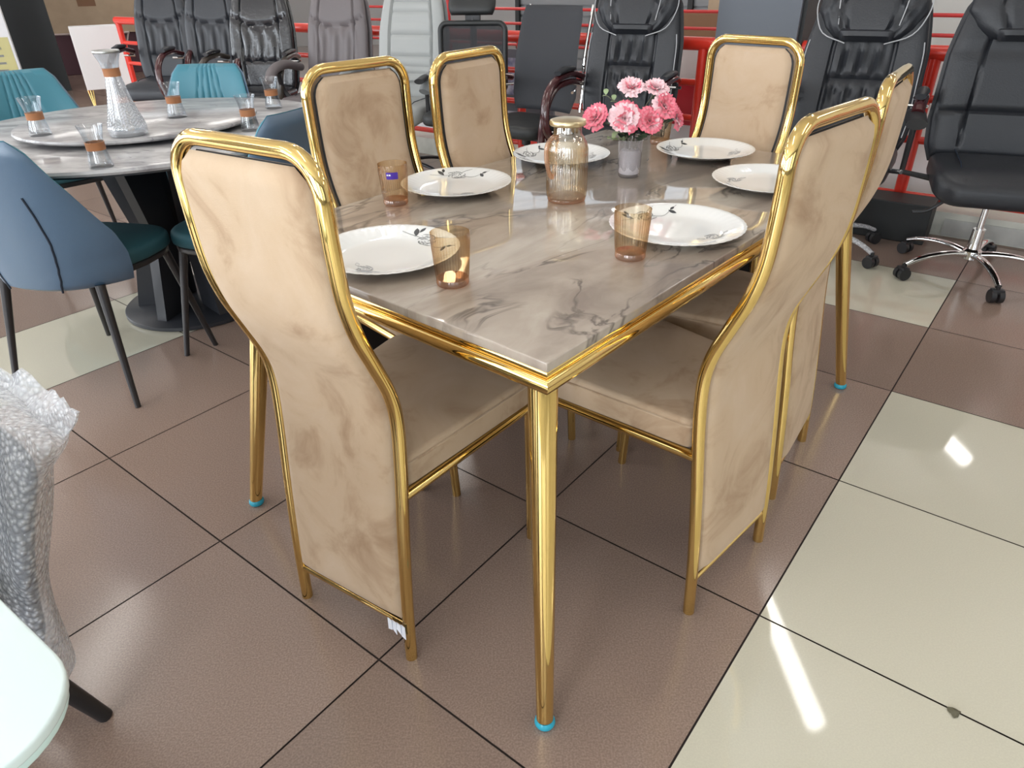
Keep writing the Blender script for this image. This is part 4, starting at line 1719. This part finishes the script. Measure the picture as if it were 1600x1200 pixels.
bm = BM()
c = rp((S0 + 0.2 + S1) / 2 - 0.0, 0.11, 0.062)
box(bm, c, (S1 - S0 + 0.1, 0.32, 0.124), ra)
struct('trim_1', bm, M['curb'])
bm = BM()
c = rp(2.0 / 2 - 2.3, -0.056, 0.05)
box(bm, c, (2.5, 0.008, 0.085), ra)
struct('baseboard_right', bm, M['curb_marble'])

# thin red handrail on the landing beyond
r2 = thing('thin_handrail', 'thin red handrail with slim bars beyond the thick railing', 'railing', rp(0, 0.9), 0)
o2 = Vector(rp(0, 0.9))
l2 = lambda s, z: tuple(Vector(rp(s, 0.9, z)) - o2)
for z in (0.98, 0.875, 0.72, 0.50, 0.30):
    bm = BM()
    tube(bm, [l2(-3.5, z), l2(5.6, z)], 0.011, 8)
    obj('bar', bm, M['thin_red'], r2)
for s in (-2.5, -0.9, 0.72, 2.55, 4.1, 5.5):
    bm = BM()
    tube(bm, [l2(s, 0.0), l2(s, 1.25)], 0.017, 10)
    obj('rail_post', bm, M['thin_red'], r2)

# grey column and dark slate column
bm = BM()
w_, d_ = 0.445, 0.30
ca = math.atan2(E1[1], E1[0])
cl_ = np.array([1.172, 4.328])
dirx = np.array([0.803, -0.596])
cc = cl_ + dirx * w_ / 2 + NN * 0.02
nfa = math.atan2(dirx[1], dirx[0])
col = thing('square_column', 'square column with a slate grey face and black sides behind the far gold chair', 'column', (*cc, 0), nfa)
bm = BM()
box(bm, (0.01, 0.03 + d_ / 2, 1.65), (w_ + 0.02, d_, 3.30 - 0.001), 0)
obj('column_core', bm, M['slate_dark'], col, smooth=False)
bm = BM()
box(bm, (-0.0, 0.012, 1.65), (w_, 0.03, 3.298), 0)
obj('face_panel', bm, M['slate'], col, smooth=False)

bm = BM()
box(bm, (0, 0, 1.65), (0.36, 0.20, 3.298), 0, bev=0.01)
sl = obj('partition_post', bm, M['slate_blue'], smooth=False)
sl.location = (-3.20, 7.52, 0)
sl.rotation_euler = (0, 0, -0.55)
tag(sl, 'dark slate blue post standing left of the black office chairs', 'post')

# goods beyond the railing


def carton(name, loc, size, rz, material, label, cat='box', group=None, tape=None):
    t = thing(name, label, cat, loc, rz, group)
    bm = BM()
    box(bm, (0, 0, size[2] / 2), size, 0, bev=0.006)
    obj('box_body', bm, material, t, smooth=False)
    if tape:
        bm = BM()
        box(bm, (0, 0, size[2] + 0.001), (size[0] * 1.002, 0.06, 0.002))
        box(bm, (0, -size[1] / 2 - 0.001, size[2] * 0.5), (size[0] * .12, 0.002, size[2] * 0.22))
        obj('box_mark', bm, tape, t, smooth=False)
    return t


def on_rail(s, off, z=0):
    return rp(s, off, z)


def board(loc, w, h, rz, material, label, name='display_board', cat='board', extra=None):
    t = thing(name, label, cat, loc, rz)
    bm = BM()
    box(bm, (0, 0, h / 2), (w, 0.03, h), bev=0.003)
    obj('panel', bm, material, t, smooth=False)
    if extra:
        for nm, mt_, cx, cz, sw, sh in extra:
            bm = BM()
            box(bm, (cx, -0.0165, cz), (sw, 0.002, sh))
            obj(nm, bm, mt_, t, smooth=False)
    return t


board(on_rail(0.30, 0.45), 0.60, 0.80, nfa, M['white'], 'white board leaning beyond the railing, left of the plain black office chair')
board(on_rail(1.62, 0.42), 0.62, 0.80, nfa, M['white'], 'white board with a red lower half behind the railing, right of the pink flowers', extra=[('red_print', M['red_card'], 0.0, 0.46, 0.60, 0.26), ('red_print', M['red_card'], 0.0, 0.15, 0.60, 0.06)])
board(on_rail(3.05, 0.42), 0.70, 0.74, nfa, M['slate'], 'printed blue and white picture panel behind the railing, left of the mesh chairs',
      extra=[('picture', M['blue_print'], 0.05, 0.55, 0.50, 0.26), ('picture', M['blue_print'], 0.05, 0.20, 0.5, 0.2)])
carton('cabinet', on_rail(2.0, 3.2), (1.6, 0.7, 0.86), nfa, M['cardboard_dark'], 'low brown cabinet standing beyond the railing, right side', 'cabinet')
carton('storage_box', on_rail(2.25, 3.2, 0.862), (0.7, 0.5, 0.3), nfa, M['cardboard'], 'tan carton on the low brown cabinet beyond the railing')
carton('storage_box', on_rail(1.45, 3.2, 0.862), (0.5, 0.5, 0.28), nfa, M['slate_dark'], 'black carton on the low brown cabinet beyond the railing')

# louvred shutter far behind
sh = thing('metal_shutter', 'low grey louvred metal shutter far behind the mesh office chairs', 'shutter', on_rail(3.9, 4.2), nfa)
bm = BM()
box(bm, (0, 0.03, 0.51), (3.6, 0.04, 1.02))
for k in range(8):
    box(bm, (0, 0, 0.06 + k * 0.12), (3.6, 0.03, 0.095))
obj('louvres', bm, M['shutter'], sh, smooth=False)
bm = BM()
for x in (-1.8, -0.6, 0.6, 1.8):
    box(bm, (x, -0.03, 0.51), (0.06, 0.05, 1.02))
obj('shutter_frame', bm, M['slate_dark'], sh, smooth=False)

# black low box standing against the curb
bx = carton('floor_box', on_rail(0.31, -0.17), (0.62, 0.20, 0.20), nfa, M['slate_dark'], 'low black box on the floor against the curb, under the red railing')

# ------------------------------------------------------------------ far left corner
board((-5.90, 8.62, 0), 0.85, 1.9, 0.15, M['poster_white'], 'standing poster board with a white top and yellow lower half at the far left', 'poster_board', 'poster',
      [('yellow_field', M['poster_yellow'], 0, 0.45, 0.80, 0.52), ('dark_roundel', M['poster_navy'], 0.06, 0.86, 0.22, 0.18)]
      + [('text_line', M['ink_grey'], 0.02, 0.60 - 0.075 * k, 0.56, 0.022) for k in range(4)])
board((-6.05, 9.7, 0), 0.85, 2.2, 0.3, M['slate_dark'], 'tall black partition behind the poster board at the far left', 'partition', 'partition')
carton('carton', (-6.15, 12.0, 0.55), (2.0, 0.9, 0.9), 0.25, M['cardboard'], 'large tan cardboard carton at the far left, above the wire stools', 'box', None, M['cardboard_dark'])
carton('plinth', (-6.15, 12.0, 0.0), (1.9, 0.8, 0.549), 0.25, M['maroon'], 'dark maroon plinth under the large tan carton', 'plinth')
wc = thing('wire_stool', 'pale crossed wire stool frame in front of the maroon plinth', 'stool', (-5.95, 11.2, 0), 0.2)
for k in range(4):
    bm = BM()
    x0 = -0.45 + 0.25 * k
    tube(bm, [(x0, 0, 0), (x0 + (0.22 if k % 2 else -0.12), 0.02 * k, 0.56)], 0.012, 8)
    obj('leg', bm, M['wire'], wc)
bm = BM()
tube(bm, [(-0.6, 0, 0.57), (0.55, 0, 0.57)], 0.014, 8)
obj('top_wire', bm, M['wire'], wc)
cb = thing('white_cabinet', 'white cabinet on thin gold wire legs behind the cut glass carafe', 'cabinet', (-4.42, 8.45, 0), 0.5)
bm = BM()
box(bm, (0, 0.12, 0.50), (0.46, 0.30, 0.62), bev=0.006)
obj('cabinet_body', bm, M['white'], cb, smooth=False)
for x in (-0.2, 0.2):
    for y in (0.02, 0.22):
        bm = BM()
        for q in (-0.025, 0.0, 0.025):
            tube(bm, [(x + q, y, 0.19), (x + q * 0.3, y, 0.0)], 0.006, 6)
        obj('leg', bm, M['gold'], cb)
oj = thing('floor_bucket', 'orange plastic bucket on the floor behind the round table', 'bucket', (-3.55, 7.05, 0), 0)
bm = BM()
lathe(bm, [(.10, 0), (.105, .01), (.135, .28), (.145, .285), (.145, .30), (.13, .30), (.125, .28), (.098, .02)], 24)
obj('bucket_wall', bm, M['orange'], oj)
bm = BM()
tube(bm, [(0.143 * math.cos(a), 0.03, 0.29 + 0.10 * math.sin(a)) for a in np.linspace(0, PI, 13)], 0.004, 6)
obj('handle', bm, M['wire'], oj)

# ------------------------------------------------------------------ white table and wrapped chair, near left
wt = thing('glass_table', 'table with a pale mint white glass top and rounded corner at the lower left', 'table', (0, 0, 0), 0)
e1 = np.array([-.81, .586])
e2 = np.array([-.586, -.81])
c0 = np.array([-0.349, 0.370])
LW, LD = 1.4, 0.85
cen = c0 + e1 * LW / 2 + e2 * LD / 2
wt.location = (*cen, 0)
wt.rotation_euler = (0, 0, math.atan2(e1[1], e1[0]))
bm = BM()
slab(bm, round_rect(LW, LD, 0.075, 10), 0.738, 0.75, 0.003)
obj('tabletop', bm, M['glass_white'], wt)
bm = BM()
slab(bm, round_rect(LW - .006, LD - .006, 0.073, 10), 0.728, 0.7375, 0.002)
obj('top_edge', bm, M['glass_edge'], wt)
bm = BM()
slab(bm, round_rect(LW - .2, LD - .2, 0.04, 6), 0.70, 0.7275, 0.003)
obj('underframe', bm, M['black_ped'], wt)
for sx in (-1, 1):
    bm = BM()
    xo = sx * (LW / 2 - 0.17)
    vs = []
    for z, dx, dy in ((0.0, 0.06, 0.33), (0.70, 0.045, 0.27)):
        for a, b in ((-1, -1), (1, -1), (1, 1), (-1, 1)):
            vs.append(bm.verts.new((xo + a * dx, b * dy, z)))
    for f in ((0, 3, 2, 1), (4, 5, 6, 7), (0, 1, 5, 4), (1, 2, 6, 5), (2, 3, 7, 6), (3, 0, 4, 7)):
        bm.faces.new([vs[q] for q in f])
    obj('pedestal', bm, M['black_ped'], wt, smooth=False)

# bubble-wrapped chair
wr = thing('wrapped_chair', 'chair wrapped in bubble wrap beside the white glass table', 'chair', (-1.025, 0.985, 0), 0)
wr.rotation_euler = (0, 0, math.atan2(-.81, -.586) - PI / 2)
path = smooth_path([(-0.005, 0.20), (-0.02, 0.32), (-0.05, 0.46), (-0.095, 0.60)], 8)
hwf = lambda q: 0.255 + 0.09 * q
cvf = lambda u, q: 0.035 * abs(u) ** 3
bm = BM()
pad(bm, path, lambda q: hwf(q) - 0.045, 0.026, 0.026, 24, p=5, curve=cvf, ends=0.08)
obj('backrest', bm, M['slate_fabric'], wr)
bm = BM()
slab(bm, round_rect(0.52, 0.42, 0.09, 6, (0, 0.27)), 0.36, 0.44, 0.03, 0.01, rb=0.02)
obj('seat', bm, M['cream_fabric'], wr)
rgw = random.Random(5)
bm = BM()
wob = lambda u, q: 0.006 * math.sin(u * 9 + q * 7) + 0.004 * math.sin(u * 17 - q * 13)
pad(bm, smooth_path([(-0.0, 0.14), (-0.02, 0.32), (-0.05, 0.46), (-0.095, 0.60), (-0.125, 0.665)], 10), lambda q: hwf(q) + 0.006 * math.sin(q * 15), 0.042, 0.042, 60, p=5, curve=lambda u, q: cvf(u, q) + wob(u, q), ends=0.03)
wp = obj('bubble_wrap', bm, M['bubble'], wr)
bm = BM()
N_ = 40
rows_ = []
for j in range(9):
    q = j / 8
    row = []
    for i in range(N_ + 1):
        u = i / N_ * 2 - 1
        top = 0.650 + q * (0.036 + 0.010 * math.sin(u * 13) + 0.010 * math.sin(u * 29 + 1) + 0.02 * (u < -0.9))
        row.append((u * (0.318 + 0.035 * q), -0.118 - 0.030 * q + 0.010 * math.sin(u * 8 + q * 3) * q, top))
    rows_.append(row)
A_ = [[bm.verts.new(p_) for p_ in r_] for r_ in rows_]
B_ = [[bm.verts.new((p_[0], p_[1] - 0.004, p_[2])) for p_ in r_] for r_ in rows_]
for j in range(8):
    for i in range(N_):
        bm.faces.new((A_[j][i], A_[j][i + 1], A_[j + 1][i + 1], A_[j + 1][i]))
        bm.faces.new((B_[j][i], B_[j + 1][i], B_[j + 1][i + 1], B_[j][i + 1]))
for i in range(N_):
    bm.faces.new((A_[8][i], A_[8][i + 1], B_[8][i + 1], B_[8][i]))
    bm.faces.new((A_[0][i + 1], A_[0][i], B_[0][i], B_[0][i + 1]))
for j in range(8):
    bm.faces.new((A_[j][0], A_[j + 1][0], B_[j + 1][0], B_[j][0]))
    bm.faces.new((A_[j + 1][N_], A_[j][N_], B_[j][N_], B_[j + 1][N_]))
obj('loose_flap', bm, M['bubble'], wp)
for sx in (-1, 1):
    for sy in (0, 1):
        bm = BM()
        a_ = Vector((sx * 0.19, 0.09 + 0.32 * sy, 0.35))
        b_ = Vector((sx * 0.235, -0.02 + 0.50 * sy, 0.0))
        tube(bm, [a_.lerp(b_, k / 3) for k in range(4)], [0.024 - 0.010 * k / 3 for k in range(4)], 12)
        obj('leg', bm, M['black_plastic'], wr)

# crumb on the cream tile at the lower right
bm = BM()
lathe(bm, [(.006, 0), (.011, .002), (.009, .005), (.002, .007)], 9, (0, 0, 0), lambda a, i: 1 + 0.35 * math.sin(3 * a + i))
cr = obj('dirt_crumb', bm, M['stem'])
cr.location = (0.847, 0.830, 0.0002)
tag(cr, 'small brown crumb of dirt on the cream tile at the lower right', 'crumb')
